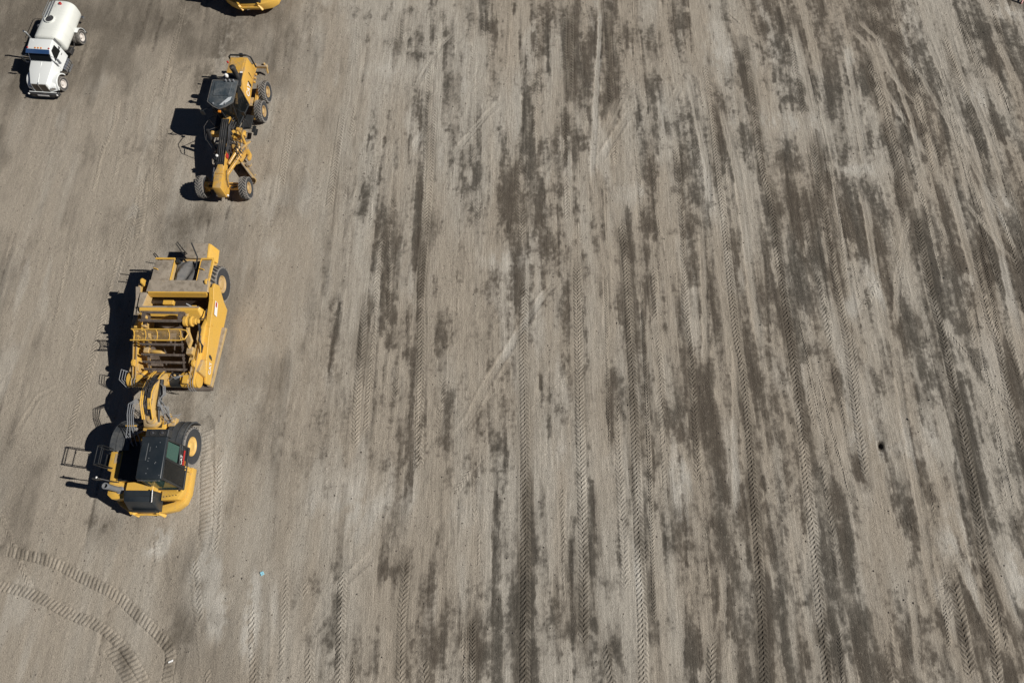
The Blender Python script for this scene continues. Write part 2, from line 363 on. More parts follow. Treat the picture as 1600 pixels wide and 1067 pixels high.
DAMP = [(-7.9,30.9,1.13,0.58,0.8),(-5.5,31.1,0.83,0.88,0.9),(-5.4,29.8,0.93,0.34,0.9),(-3.6,31.1,0.57,0.73,0.7),(-1.3,32.1,0.76,0.74,0.7),(-7.8,24.7,0.36,1.73,0.8),(-5.0,25.8,0.46,1.1,1.0),(-3.7,27.8,0.36,0.55,0.8),(-5.9,24.1,0.42,0.86,0.6),(-3.0,29.7,0.45,0.47,0.5),(-1.1,24.1,0.56,1.07,0.5),(-11.2,22.6,0.31,1.67,0.5),(-7.8,19.8,0.3,1.57,1.0),(-8.8,13.5,0.45,2.42,0.8),(-4.9,18.6,0.27,1.73,1.0),(-6.2,17.7,0.59,2.26,0.6),(-6.2,13.5,0.5,1.55,0.8),(-5.0,13.8,0.45,1.75,0.7),(-3.7,18.8,0.51,1.15,0.6),(-3.3,12.8,0.7,1.2,1.0),(-0.5,20.2,0.75,1.98,1.1),(-3.8,14.9,0.26,0.89,0.9),(-1.4,14.5,0.65,1.06,0.4),(-9.0,8.2,0.45,1.08,0.6),(-8.0,8.1,0.54,1.39,0.6),(-2.9,9.3,0.39,0.69,0.8),(-6.1,9.2,0.37,0.63,0.6),(-0.3,8.4,0.42,3.71,0.8),(-1.6,7.9,0.54,0.92,0.6),(-1.8,5.7,0.44,1.17,0.7),(-5.0,11.1,0.46,0.66,0.8),(-3.3,7.0,0.74,0.3,0.6),(-1.0,5.7,0.52,0.17,0.7),(-5.9,6.0,0.29,0.35,0.5),(-9.0,2.5,0.42,0.68,0.5),(-8.5,0.5,0.82,0.77,0.5),(-8.1,-1.2,0.81,0.62,0.6),(-5.0,1.1,0.83,0.92,0.6),(-3.6,0.7,0.5,1.03,0.7),(-2.9,-1.6,0.67,1.35,0.8),(-1.1,-1.6,0.59,1.46,1.0),(-5.6,-1.9,0.67,1.09,0.7),(-1.2,0.5,0.61,0.52,0.6),(-6.4,-2.1,0.27,0.96,0.8),(0.0,-0.4,0.22,1.51,0.8),(-0.6,2.5,0.39,0.68,0.5),(2.6,31.7,1.06,2.06,1.1),(4.0,31.3,0.38,3.9,0.8),(4.8,30.9,0.76,2.42,0.7),(6.1,29.5,0.55,2.84,1.0),(3.9,23.8,0.39,0.85,1.1),(8.2,27.4,0.36,1.01,0.9),(8.4,31.1,0.57,1.46,0.7),(9.6,31.1,0.45,1.46,0.6),(10.0,24.8,0.89,2.61,0.7),(1.8,23.0,0.7,1.26,0.9),(7.0,31.6,0.38,0.98,0.8),(5.1,26.9,0.54,1.8,0.6),(11.8,25.2,0.36,2.62,0.8),(15.0,31.6,0.38,0.98,1.0),(13.4,28.3,0.37,1.86,0.8),(12.5,23.9,0.53,1.71,0.8),(7.0,23.6,0.42,0.64,0.5),(1.7,19.8,0.61,1.38,0.9),(2.0,17.3,0.73,1.12,1.0),(4.1,17.4,0.34,0.83,0.9),(4.0,15.2,0.39,1.43,1.0),(7.2,18.4,0.6,0.54,0.9),(7.0,16.7,0.19,0.55,1.0),(9.4,16.7,0.33,2.22,0.9),(9.8,14.2,0.38,2.11,1.0),(11.5,16.7,0.32,2.22,0.9),(6.8,14.9,0.39,0.71,0.7),(5.3,14.2,0.32,0.88,0.7),(2.8,13.8,0.45,1.92,0.7),(1.9,14.9,0.64,1.42,0.7),(12.5,14.2,0.32,2.11,0.7),(0.2,15.3,0.26,3.24,0.8),(5.0,9.2,0.61,1.1,1.0),(2.3,8.6,0.55,1.09,0.8),(7.4,8.2,0.75,0.77,1.0),(8.0,7.0,0.35,0.9,1.0),(9.3,8.6,0.42,2.49,1.1),(2.8,9.9,0.43,2.88,0.8),(9.5,4.7,0.34,0.71,0.7),(10.5,4.4,0.35,1.14,0.9),(10.8,8.0,0.36,1.85,0.8),(0.1,8.7,0.18,3.42,0.9),(3.9,8.5,0.3,0.78,0.6),(6.6,9.8,0.3,0.96,0.7),(11.6,9.8,0.37,1.92,0.7),(-0.8,-1.4,0.93,1.97,0.7),(2.7,2.5,0.23,1.08,0.8),(6.5,-0.7,0.54,0.62,0.7),(7.6,-1.9,0.53,1.09,0.8),(9.2,3.0,0.34,1.09,0.8),(9.1,-0.2,0.4,1.27,0.8),(4.4,-1.9,0.53,0.73,0.7),(1.9,-0.4,0.33,0.51,0.5),(6.8,3.0,0.29,1.09,0.5),(10.5,-1.4,0.27,1.48,0.6),(15.9,29.9,0.94,1.67,0.9),(16.2,26.9,0.91,1.59,0.9),(14.8,22.6,1.57,1.04,0.9),(22.0,33.9,0.97,0.51,1.0),(21.5,31.9,0.68,0.74,0.9),(22.5,30.4,0.57,0.96,0.9),(22.5,25.1,0.9,1.53,1.0),(24.0,30.4,0.75,0.72,0.9),(22.4,27.8,0.73,1.38,0.9),(20.3,28.5,0.55,0.93,0.6),(28.1,31.6,0.95,0.74,0.9),(28.3,29.7,1.31,1.43,1.0),(24.2,27.8,0.55,1.83,0.9),(25.6,25.2,0.43,2.19,0.9),(20.3,24.1,0.88,1.07,0.7),(27.8,23.4,0.7,1.7,0.8),(17.8,26.9,0.44,1.12,0.6),(24.1,24.3,0.71,1.72,0.5),(14.8,18.6,1.0,2.31,0.7),(17.8,18.7,0.67,3.08,1.0),(19.9,19.4,0.84,1.37,1.0),(19.2,17.4,0.83,1.13,0.8),(22.2,16.0,0.97,2.92,1.0),(24.7,15.7,0.66,2.9,1.0),(22.3,19.4,0.68,1.56,0.9),(25.8,15.0,0.49,3.21,0.9),(14.2,14.9,1.29,2.14,0.7),(17.7,13.5,0.48,1.38,1.0),(19.3,13.1,0.63,1.38,0.8),(22.2,13.1,0.64,1.04,0.7),(15.4,16.3,0.81,1.83,0.6),(13.9,18.2,0.27,2.29,0.8),(15.7,19.4,0.68,1.56,0.7),(15.6,9.5,0.61,1.43,1.1),(15.2,11.1,0.62,0.99,0.8),(17.7,9.8,0.46,0.96,0.7),(20.1,10.1,0.46,1.13,0.9),(21.4,8.7,0.45,3.74,0.9),(15.9,5.7,0.35,0.82,1.0),(14.0,5.8,0.29,0.58,0.9),(22.2,5.5,0.58,0.88,0.8),(22.6,11.1,0.46,0.5,0.7),(24.1,10.1,0.37,1.61,1.1),(12.4,8.6,0.24,1.25,0.8),(14.7,4.4,0.58,0.57,0.6),(17.3,4.4,0.52,0.57,0.5),(22.4,8.2,0.3,0.93,0.5),(16.9,-1.4,0.37,1.35,1.1),(13.5,-1.7,0.54,1.22,0.9),(14.5,-1.9,0.53,1.21,1.0),(15.2,-2.4,0.53,0.72,0.8),(19.3,-0.4,0.81,1.51,0.9),(19.2,-1.9,0.67,0.73,0.8),(14.9,-0.7,0.32,0.62,0.8),(20.7,-2.4,0.4,0.96,1.0),(17.6,3.4,0.34,0.49,0.9),(14.8,2.5,0.34,1.08,0.9),(22.4,3.0,0.42,1.37,1.0),(13.7,1.9,0.28,1.33,0.8),(14.7,1.1,0.27,0.52,0.8),(17.3,1.6,0.33,0.27,0.5),(20.6,1.1,0.33,1.04,0.6),(12.7,1.1,0.22,1.57,0.5),(-23.7,11.6,1.25,0.4,0.35),(-23.9,9.0,0.66,0.95,0.25),(-18.2,3.2,0.34,0.27,0.6),(-14.6,-1.1,0.81,0.5,0.35),(-13.6,30.9,1.51,1.46,0.45),(-14.4,31.4,2.27,1.47,0.3),(-18.1,30.9,1.5,0.72,0.35),(-27.9,31.2,3.78,2.93,0.25),(-23.1,33.2,4.61,2.52,0.35),(-15.1,18.8,2.02,0.78,0.45),(-23.9,23.4,0.53,0.42,0.3),(-12.2,19.4,0.34,1.56,0.2),(-18.7,13.8,0.25,1.04,0.2),(-9.2,33.1,4.61,0.75,0.4),(-21.1,8.6,0.25,1.09,0.35)]
PALE = [(15.4,25.1,2.14,0.79,0.7),(19.8,29.7,0.82,1.04,0.6),(18.7,22.0,2.08,0.49,0.7),(26.2,26.9,1.27,1.12,0.7),(26.0,19.4,0.68,1.56,0.7),(16.9,13.8,0.57,0.7,0.6),(18.4,14.9,0.48,1.79,0.5),(18.3,6.7,2.07,1.79,0.5),(5.3,1.1,0.33,1.57,1.0),(4.7,6.1,1.17,1.18,0.4),(1.8,6.1,0.73,0.74,0.5),(-13.3,1.0,0.61,1.18,1.9),(-15.6,2.5,0.51,0.68,1.6),(-11.0,-0.5,0.38,1.76,1.4),(-12.5,-0.4,0.54,1.01,1.2),(-6.9,3.8,2.29,1.12,0.4),(-7.1,3.0,2.83,1.09,0.3),(21.9,1.1,0.5,1.31,1.3),(29.6,33.1,1.35,0.75,0.6),(-0.7,16.7,0.99,0.74,0.4),(6.2,20.5,1.37,1.0,0.5),(-2.3,3.8,1.15,0.83,0.4),(-6.7,28.7,2.95,0.7,0.5),(-2.9,27.4,1.1,1.36,0.4),(-12.8,27.4,1.46,1.36,0.4),(-12.2,17.1,1.32,1.12,0.4),(19.7,3.8,0.57,0.83,0.5),(19.2,2.7,0.71,0.82,0.6),(-19.8,19.4,0.68,2.34,0.5),(-19.7,5.0,1.73,1.73,0.2),(7.5,5.0,0.72,1.73,0.4),(16.4,7.3,1.79,1.51,0.4),(7.4,29.2,0.56,1.42,0.3),(12.0,30.2,1.12,2.88,0.5)]

def vnoise(x, y, seed):
    xi = np.floor(x); yi = np.floor(y); fx = x - xi; fy = y - yi
    fx = fx * fx * (3 - 2 * fx); fy = fy * fy * (3 - 2 * fy)
    xi = xi.astype(np.int64); yi = yi.astype(np.int64)
    def h(a, b):
        k = (a * 374761393 + b * 668265263 + seed * 1442695041) & 0xffffffff
        k = ((k ^ (k >> 13)) * 1274126177) & 0xffffffff
        return ((k ^ (k >> 16)) & 0xffff) / 65535.
    return (h(xi, yi) * (1 - fx) + h(xi + 1, yi) * fx) * (1 - fy) + (h(xi, yi + 1) * (1 - fx) + h(xi + 1, yi + 1) * fx) * fy
def fbm(x, y, seed, o=4, g=.5):
    t = 0; a = 1; w = 0
    for i in range(o):
        t = t + a * vnoise(x * 2 ** i + 17.3 * i, y * 2 ** i - 9.1 * i, seed + i * 31); w += a; a *= g
    return t / w
def sst(v, a, b):
    t = np.clip((v - a) / (b - a), 0, 1); return t * t * (3 - 2 * t)
STEP = .06
X0, X1, Y0, Y1 = -33., 33., -4.2, 36.6
gx = np.arange(X0, X1 + 1e-6, STEP); gy = np.arange(Y0, Y1 + 1e-6, STEP)
outer = np.array([.2, .7, 2, 5, 11, 24, 50, 110, 250, 500])
ax = np.concatenate([(gx[0] - outer)[::-1], gx, gx[-1] + outer]); ay = np.concatenate([(gy[0] - outer)[::-1], gy, gy[-1] + outer])
GX, GY = np.meshgrid(ax, ay)
NXV, NYV = len(ax), len(ay)
def soft_poly(pts, half, pad):
    """returns slices, signed across distance (m), along distance (m) and coverage for a polyline band"""
    P = np.array(pts, float)
    x0, y0 = P.min(0) - pad; x1, y1 = P.max(0) + pad
    i0, i1 = np.searchsorted(ax, [x0, x1]); j0, j1 = np.searchsorted(ay, [y0, y1])
    sx, sy = GX[j0:j1, i0:i1], GY[j0:j1, i0:i1]
    best = np.full(sx.shape, 1e9); ac = np.zeros(sx.shape)
    for a, b in zip(P[:-1], P[1:]):
        d = b - a; L = np.hypot(*d); d = d / L
        t = np.clip((sx - a[0]) * d[0] + (sy - a[1]) * d[1], 0, L)
        px, py = sx - a[0] - t * d[0], sy - a[1] - t * d[1]
        q = np.hypot(px, py); m = q < best
        best[m] = q[m]; ac[m] = (px * d[1] - py * d[0])[m]
    return (slice(j0, j1), slice(i0, i1)), best, ac
wob = (fbm(GX * .12, GY * .1, 5, 3) - .5) * 2.2
WX = GX + wob * .5
lo = fbm(WX * .55, GY * .10, 11, 4, .55)
mid = fbm(WX * 1.9, GY * .26, 23, 4, .6)
fine = fbm(GX * 5.5, GY * 4.0, 37, 3, .6)
hair = fbm(WX * 7.0, GY * .35, 41, 3, .6)
pix = vnoise(GX * 9.5, GY * 8.5, 53)
def blobs(lst, pw=2.4):
    out = np.zeros_like(GX)
    for cx, cy, a, b, s in lst:
        i0, i1 = np.searchsorted(ax, [cx - 1.7 * a, cx + 1.7 * a]); j0, j1 = np.searchsorted(ay, [cy - 1.7 * b, cy + 1.7 * b])
        S = (slice(j0, j1), slice(i0, i1))
        dx = (GX[S] - cx + (fine[S] - .5) * .35 * a + wob[S] * .1) / a; dy = (GY[S] - cy + (mid[S] - .5) * .9 * b) / b
        g = np.exp(-(np.abs(dx) ** pw + np.abs(dy) ** pw) * 1.0) * s
        out[S] = np.maximum(out[S], g)
    return out
right = sst(GX, -9, 24); leftm = 1 - sst(GX, -12.5, -6.5)
damp = .10 + .44 * (lo - .5) * 2 + .30 * (mid - .5) * 2 + .27 * right + .10 * sst(GX, 8, 24)
damp -= leftm * (.16 + .30 * sst(damp, -.1, .6))
dpat = blobs(DAMP); ppat = blobs(PALE, 2.2)
rag = fbm(GX * 2.6 + mid * 1.5, GY * 1.5, 141, 4, .68)
rag2 = fbm(WX * 4.2, GY * 1.1, 157, 3, .65)
def lanes(width, seed, ky):                            # wheel lanes: straight sides, each lane wet or dry on its own
    u = (GX + wob * .22 + .018 * (GY - 15) + .10 * np.sin(GY * .21 + seed)) / width + .7 * vnoise(GX / width * .37 + seed, 0 * GX, seed)
    i = np.floor(u)
    e = np.abs(u - i - .5) * 2
    return fbm(i * 7.31 + 3, GY * ky + (rag - .5) * .8 + i * 13.7, seed + 5, 3, .6), i, e
lnA, idA, eA = lanes(.50, 401, .20); lnB, idB, eB = lanes(1.15, 433, .11); lnC, idC, eC = lanes(.27, 457, .35)
lane = (lnA - .5) * 1.0 + (lnB - .5) * .75 + (lnC - .5) * .45
damp = damp * .55 - .02 + dpat * .46 - ppat * .40 + ((rag - .5) * .62 + (rag2 - .5) * .42 + lane * .85) * (1 - .72 * leftm)
tone = fbm(GX * .23, GY * .12, 83, 4) * .6 + .4 * fbm(WX * 1.3, GY * .2, 97, 3)
tone = tone + leftm * .14
shade = .55 * sst(damp * .5 + lane * .55 + (lnC - .5) * .5, -.12, .42) * (1 - leftm * .5) + leftm * (.85 * sst(fbm(GX * .35 + 5, GY * .2, 501, 4, .6), .42, .72) * .55 + .5 * blobs([(-29, 31, 7, 7, 1.5), (-20, 33, 8, 4, 1.1), (-13, 29, 4, 3, .7), (-17, 19, 4, 2, .5), (-10.5, 26, 3, 4, .4)], 2))
rs0 = np.random.RandomState(77)
for i in range(46):                                    # faint scuffs and stains left where machines turned and stood
    cx, cy, r0 = rs0.uniform(-30, -7), rs0.uniform(-3, 34), rs0.uniform(.25, 1.1)
    j0, j1 = np.searchsorted(ay, [cy - 3 * r0, cy + 3 * r0]); i0, i1 = np.searchsorted(ax, [cx - 3 * r0, cx + 3 * r0]); S = (slice(j0, j1), slice(i0, i1))
    shade[S] += rs0.uniform(.15, .6) * np.exp(-(((GX[S] - cx) / r0) ** 2 + ((GY[S] - cy) / (r0 * rs0.uniform(.6, 2.2))) ** 2)) * sst(rag[S] * .6 + fine[S] * .5, .38, .68)
for (cx, cy, r0, k) in ((-18.7, 3.4, .35, .9), (-18.0, 3.3, .3, .8), (-25.5, 11.4, .9, .5), (-26.6, 8.9, .8, .35), (-14.2, -1.1, .9, .5), (-17.0, 10.6, .7, .7)):
    S = (slice(*np.searchsorted(ay, [cy - 3 * r0, cy + 3 * r0])), slice(*np.searchsorted(ax, [cx - 3 * r0, cx + 3 * r0])))
    shade[S] += k * np.exp(-(((GX[S] - cx) / r0) ** 2 + ((GY[S] - cy) / r0) ** 2)) * sst(rag[S], .3, .62)
pale = ppat * 1.1 * sst(rag * .6 + mid * .5, .35, .62) + sst(fbm(WX * .8, GY * .2, 71, 3), .58, .8) * .5
height = (fbm(GX * .3, GY * .3, 3, 3) - .5) * .05 + (mid - .5) * .03 + (hair - .5) * .016 * (.4 + .6 * (1 - leftm)) + (fine - .5) * .016 + (pix - .5) * .014
damp += (fine - .5) * .42 * (1 - .4 * leftm) + (hair - .5) * .34 * (1 - .7 * leftm) + (pix - .5) * .30
rs = np.random.RandomState(5)
for i in range(230):                                   # dragged scratches and wheel edges, thin and straight
    x = rs.uniform(-8, 31) if i > 40 else rs.uniform(-30, -8); y = rs.uniform(-4, 34); L = rs.uniform(.6, 6.5) ** 1.0; dx = rs.normal(.02, .03) * L
    w = rs.uniform(.05, .11)
    S, d, ac = soft_poly([(x, y), (x + dx * .5 + rs.normal(0, .03), y + L / 2), (x + dx, y + L)], w, .4)
    m = np.exp(-(d / w) ** 2) * (.35 + .9 * rag[S]); k = rs.uniform(.12, .5)
    damp[S] += k * m; height[S] -= .022 * m * k * 2; height[S] += .012 * np.exp(-((ac - w * 2.2) / w) ** 2) * k * (d < .3)
for pts, w in SLICK:                                   # smooth pressed wheel lanes with a low berm each side
    S, d, ac = soft_poly(pts, w / 2, w + .3)
    e = d + (fine[S] - .5) * .05
    P0, P1 = np.array(pts[0]), np.array(pts[-1])
    ends = sst(np.minimum(np.hypot(GX[S] - P0[0], GY[S] - P0[1]), np.hypot(GX[S] - P1[0], GY[S] - P1[1])), .15, 1.6)
    kk = np.clip(sst(lo[S] * .5 + mid[S] * .5 + rag[S] * .3, .36, .60) + .5, 0, 1) * ends
    m = (1 - sst(e + (rag[S] - .5) * .12, w * .34, w * .54)) * kk
    strip = vnoise(ac * 16 + 3, GY[S] * .25, 61)
    damp[S] = damp[S] * (1 - .85 * m) + m * (.04 + .42 * (strip - .45)); pale[S] += .22 * m; shade[S] *= 1 - .7 * m
    height[S] = height[S] * (1 - .5 * m) - .014 * m + .022 * np.exp(-((d - w * .58) / (w * .14)) ** 2) * (.3 + mid[S]) * kk
rt = np.random.RandomState(21)
for i in range(120):                                    # many fainter passes between the clear ones
    x = (rt.uniform(-9, 29) if i < 90 else rt.uniform(14, 30)) if i > 16 else rt.uniform(-29, -9); y = rt.uniform(-4, 31); L = rt.uniform(2.5, 16); dx = rt.normal(.01, .03) * L
    if i % 8 == 5: dx = rt.choice([-1, 1]) * rt.uniform(.5, 1.1) * min(L, 5); L = min(L, 5)
    if x < -9 and (-18.5 < x < -12.5 or (x < -24 and y + L > 25)): continue
    TRACKS.append(([(round(x, 2), round(y, 2)), (round(x + dx * .5 + rt.normal(0, .08), 2), round(y + L / 2, 2)), (round(x + dx, 2), round(y + L, 2))], rt.choice([.2, .34, .4, .44]), rt.uniform(.28, .62)))
for pts, w, s in TRACKS:                               # bed of each tyre track
    S, d, ac = soft_poly(pts, w / 2, w + .3)
    m = (1 - sst(d, w * .5, w * .75)) * s
    side = 1 if (len(pts) + int(abs(pts[0][0]) * 10)) % 2 else -1
    sb = np.exp(-((ac * side - w * .85) / (w * .36)) ** 4) * (d < w * 1.6) * s * sst(fbm(GY[S] * .3 + pts[0][0], GX[S] * .2, 611, 3), .42, .62)
    damp[S] += .38 * sb * (1 - .6 * leftm[S])
    height[S] += .016 * s * np.exp(-((d - w * .64) / (w * .09)) ** 2) * mid[S]
    height[S] = height[S] * (1 - .6 * m) - .006 * m
    damp[S] = damp[S] * (1 - .25 * m) + .05 * m
    wide = np.exp(-(d / (w * .95)) ** 4) * sst(s, .55, 1.) * (1 - .8 * leftm[S])
    shade[S] += .55 * wide * sst(fbm(GY[S] * .16 + pts[0][0], GX[S] * .3, 631, 3), .30, .58); damp[S] += .10 * wide * (mid[S] * 2 - .6)
for pts, w, s in GROUSER:
    S, d, ac = soft_poly(pts, w / 2, w + .4)
    m = (1 - sst(d, w * .45, w * .62)) * s
    shade[S] += .5 * m * sst(mid[S] + rag[S], .75, 1.2); damp[S] += .10 * m
    height[S] += -.012 * m + .03 * s * np.exp(-((d - w * .64) / (w * .13)) ** 2) * sst(fine[S], .35, .7)
dh = np.hypot((GX - 17.05) * 1.9, GY - 6.8); height -= .20 * np.exp(-(dh / .17) ** 2); shade += .8 * np.exp(-(dh / .22) ** 2); damp += .8 * np.exp(-(dh / .20) ** 2)  # small pit; the shade in its hollow is also put into the soil colour
inside = sst(GX, -45, -33) * (1 - sst(GX, 33, 45)) * sst(GY, -16, -4.2) * (1 - sst(GY, 36.6, 50))
height *= inside
def grid_mesh(name, X, Y, Z, attrs, mat):
    h, w = X.shape
    me = bpy.data.meshes.new(name)
    co = np.stack([X, Y, Z], -1).reshape(-1, 3).astype(np.float32)
    idx = np.arange(h * w).reshape(h, w)
    q = np.stack([idx[:-1, :-1], idx[:-1, 1:], idx[1:, 1:], idx[1:, :-1]], -1).reshape(-1, 4)
    nf = len(q)
    me.vertices.add(h * w); me.vertices.foreach_set('co', co.ravel())
    me.loops.add(nf * 4); me.loops.foreach_set('vertex_index', q.ravel().astype(np.int32))
    me.polygons.add(nf); me.polygons.foreach_set('loop_start', np.arange(0, nf * 4, 4, dtype=np.int32))
    try: me.polygons.foreach_set('loop_total', np.full(nf, 4, dtype=np.int32))
    except Exception: pass
    me.polygons.foreach_set('use_smooth', np.ones(nf, dtype=bool))
    me.update(calc_edges=True)
    for k, a in attrs.items():
        at = me.attributes.new(k, 'FLOAT', 'POINT'); at.data.foreach_set('value', np.ascontiguousarray(a, dtype=np.float32).ravel())
    me.materials.append(mat)
    return me
def soil():
    m, n, l, b = nodes_of('soil')
    pos = n.new('ShaderNodeNewGeometry').outputs['Position']
    def att(k):
        a = n.new('ShaderNodeAttribute'); a.attribute_name = k; return a.outputs['Fac']
    dm, tn, pl, shd = att('damp'), att('tone'), att('pale'), att('shade')
    g1 = noise(n, l, pos, 13, 4, .7); g2 = noise(n, l, pos, 26, 3, .75)
    st = noise(n, l, pos, 1, 4, .65, (11, .7, 1))
    d = mathn(n, l, 'ADD', dm, mathn(n, l, 'MULTIPLY', mathn(n, l, 'SUBTRACT', g1, .5), .55))
    d = mathn(n, l, 'ADD', d, mathn(n, l, 'MULTIPLY', mathn(n, l, 'SUBTRACT', st, .5), .25))
    k = mathn(n, l, 'ADD', mathn(n, l, 'MULTIPLY', smooth(n, l, d, .14, .54), .47), mathn(n, l, 'MULTIPLY', smooth(n, l, d, -.12, .95), .50), clamp=True)
    lightc = mixc(n, l, smooth(n, l, tn, .32, .66), (.412, .378, .324), (.362, .316, .256))
    lightc = mixc(n, l, smooth(n, l, pl, .12, 1.0, 0, .9), lightc, (.52, .49, .435))
    lightc = mixc(n, l, smooth(n, l, shd, 0., 1.15), lightc, (.160, .138, .110))
    darkc = mixc(n, l, smooth(n, l, tn, .4, .6), (.080, .071, .058), (.094, .078, .061))
    fl = noise(n, l, pos, 1, 3, .7, (10, 6, 8))
    k = mathn(n, l, 'MULTIPLY', k, smooth(n, l, fl, .58, .70, 1., .45))
    c = mixc(n, l, k, lightc, darkc)
    grit = smooth(n, l, g2, .3, .7, .74, 1.20)
    st2 = noise(n, l, pos, 1, 3, .7, (27, .9, 1))
    streak = mathn(n, l, 'MULTIPLY', smooth(n, l, st, .25, .75, .83, 1.13), smooth(n, l, st2, .28, .72, .84, 1.13))
    sx = n.new('ShaderNodeSeparateXYZ'); l.new(pos, sx.inputs[0]); yard = smooth(n, l, sx.outputs['X'], -13, -5, .35, 1)   # the left side is packed smooth, hardly raked
    streak = mathn(n, l, 'ADD', 1, mathn(n, l, 'MULTIPLY', mathn(n, l, 'SUBTRACT', streak, 1), yard))
    mul = n.new('ShaderNodeVectorMath'); mul.operation = 'SCALE'; l.new(c, mul.inputs[0]); l.new(mathn(n, l, 'MULTIPLY', grit, streak), mul.inputs['Scale'])
    speck = smooth(n, l, mathn(n, l, 'ADD', noise(n, l, pos, 1, 3, .7, (11, 6, 9)), mathn(n, l, 'MULTIPLY', noise(n, l, pos, .5, 2), .22)), .735, .80)
    c = mixc(n, l, mathn(n, l, 'MULTIPLY', speck, .62), mul.outputs[0], (.085, .075, .063))
    l.new(c, b.inputs['Base Color']); b.inputs['Roughness'].default_value = .95
    b.inputs['Specular IOR Level'].default_value = .2
    bp = n.new('ShaderNodeBump'); bp.inputs['Strength'].default_value = .9; bp.inputs['Distance'].default_value = .05
    hh = mathn(n, l, 'ADD', mathn(n, l, 'MULTIPLY', g1, .7), mathn(n, l, 'ADD', mathn(n, l, 'MULTIPLY', g2, .35), mathn(n, l, 'MULTIPLY', mathn(n, l, 'MULTIPLY', st, yard), .35)))
    l.new(hh, bp.inputs['Height']); l.new(bp.outputs[0], b.inputs['Normal'])
    return m
SOIL = soil()
ground = bpy.data.objects.new('ground', grid_mesh('ground', GX, GY, height, {'damp': damp, 'tone': tone, 'pale': pale, 'shade': shade}, SOIL))
col.objects.link(ground); tag(ground, 'wide lot of pale dusty soil streaked with dark damp patches', 'ground', kind='structure')

# pressed tyre tracks: ribbons of real lug relief that sink into the soil where they fade
OFS = len(outer)
def samp(F, x, y):
    u = np.clip((x - X0) / STEP, 0, len(gx) - 1.001); v = np.clip((y - Y0) / STEP, 0, len(gy) - 1.001)
    i = u.astype(int); j = v.astype(int); a = u - i; b = v - j; i = i + OFS; j = j + OFS
    return (F[j, i] * (1 - a) + F[j, i + 1] * a) * (1 - b) + (F[j + 1, i] * (1 - a) + F[j + 1, i + 1] * a) * b
def resample(pts, ds):
    P = np.array(pts, float)
    if len(P) > 2:                                     # light smoothing of the corners
        Q = [P[0]]
        for a, b, c in zip(P[:-2], P[1:-1], P[2:]): Q += [b * .75 + a * .25, b * .75 + c * .25]
        P = np.array(Q + [P[-1]])
    L = np.concatenate([[0], np.cumsum(np.hypot(*np.diff(P, axis=0).T))])
    s = np.arange(0, L[-1], ds)
    return s, np.interp(s, L, P[:, 0]), np.interp(s, L, P[:, 1])
def track(pts, w, strength, seed, pitch, chevron, name, amp=.02):
    amp *= .35 + .65 * strength
    rows = 5; ds = pitch / rows
    s, cx, cy = resample(pts, ds)
    if len(s) < 12: return
    tx = np.gradient(cx); ty = np.gradient(cy); q = np.hypot(tx, ty); tx /= q; ty /= q
    k = 9; tx = np.convolve(np.pad(tx, k, 'edge'), np.ones(2 * k + 1) / (2 * k + 1), 'valid'); ty = np.convolve(np.pad(ty, k, 'edge'), np.ones(2 * k + 1) / (2 * k + 1), 'valid')
    u = np.array([-1.12, -.98, -.8, -.55, -.3, -.06, .06, .3, .55, .8, .98, 1.12])
    n = len(s); Z = np.zeros((n, len(u)))
    U = np.broadcast_to(u, Z.shape); V = s[:, None] + 0 * U
    sh = (w * .42 * np.abs(U) if chevron else .10 * w * np.sin(U * 1.5)) * (1 if seed % 2 else -1)
    if chevron: sh = sh + np.where(U > 0, pitch / 2, 0)
    Xr = cx[:, None] + ty[:, None] * U * w / 2 + tx[:, None] * sh
    Yr = cy[:, None] - tx[:, None] * U * w / 2 + ty[:, None] * sh
    prof = np.array([0, .15, 1, .9, .25] if chevron else [0, .75, 1, 1, .8])[np.arange(n) % rows][:, None] * np.ones_like(U)
    brk = fbm(V * .5 + seed * 3.1, U * 1.1 + 9 + seed, seed + 200, 3)
    lug = vnoise(np.floor(V / pitch) * 1.7 + seed, np.sign(U) * 3.3 + 8, seed + 300)
    vis = strength * 1.15 + (brk - .5) * 1.5 + (lug - .5) * .25 - .18
    ends = sst(V, 0, .7) * (1 - sst(V, s[-1] - .7, s[-1]))
    vis = sst(vis, .12, .62) * ends
    edge = 1 - sst(np.abs(U), .86, 1.08)
    gz = samp(height, Xr, Yr)
    Zr = gz - .016 + vis * (.016 + edge * (.001 + amp * prof * (.75 + .5 * lug)) - (1 - edge) * .012)
    dd = samp(damp, Xr, Yr); dd = dd - vis * edge * .10 * prof + (1 - prof) * vis * edge * .06  # dusty crests lighter; shade in the grooves deepened through the soil colour
    me = grid_mesh(name, Xr, Yr, Zr, {'damp': dd, 'tone': samp(tone, Xr, Yr), 'pale': samp(pale, Xr, Yr), 'shade': samp(shade, Xr, Yr)}, SOIL)
    o = bpy.data.objects.new(name, me); col.objects.link(o); o.parent = ground
for i, (pts, w, s) in enumerate(TRACKS): track(pts, w, s, i + 1, .2 if w > .3 else .15, True, 'tyre_track', .038)
for i, (pts, w, s) in enumerate(GROUSER): track(pts, w, s + .12, i + 101, .19, False, 'crawler_track', .045)

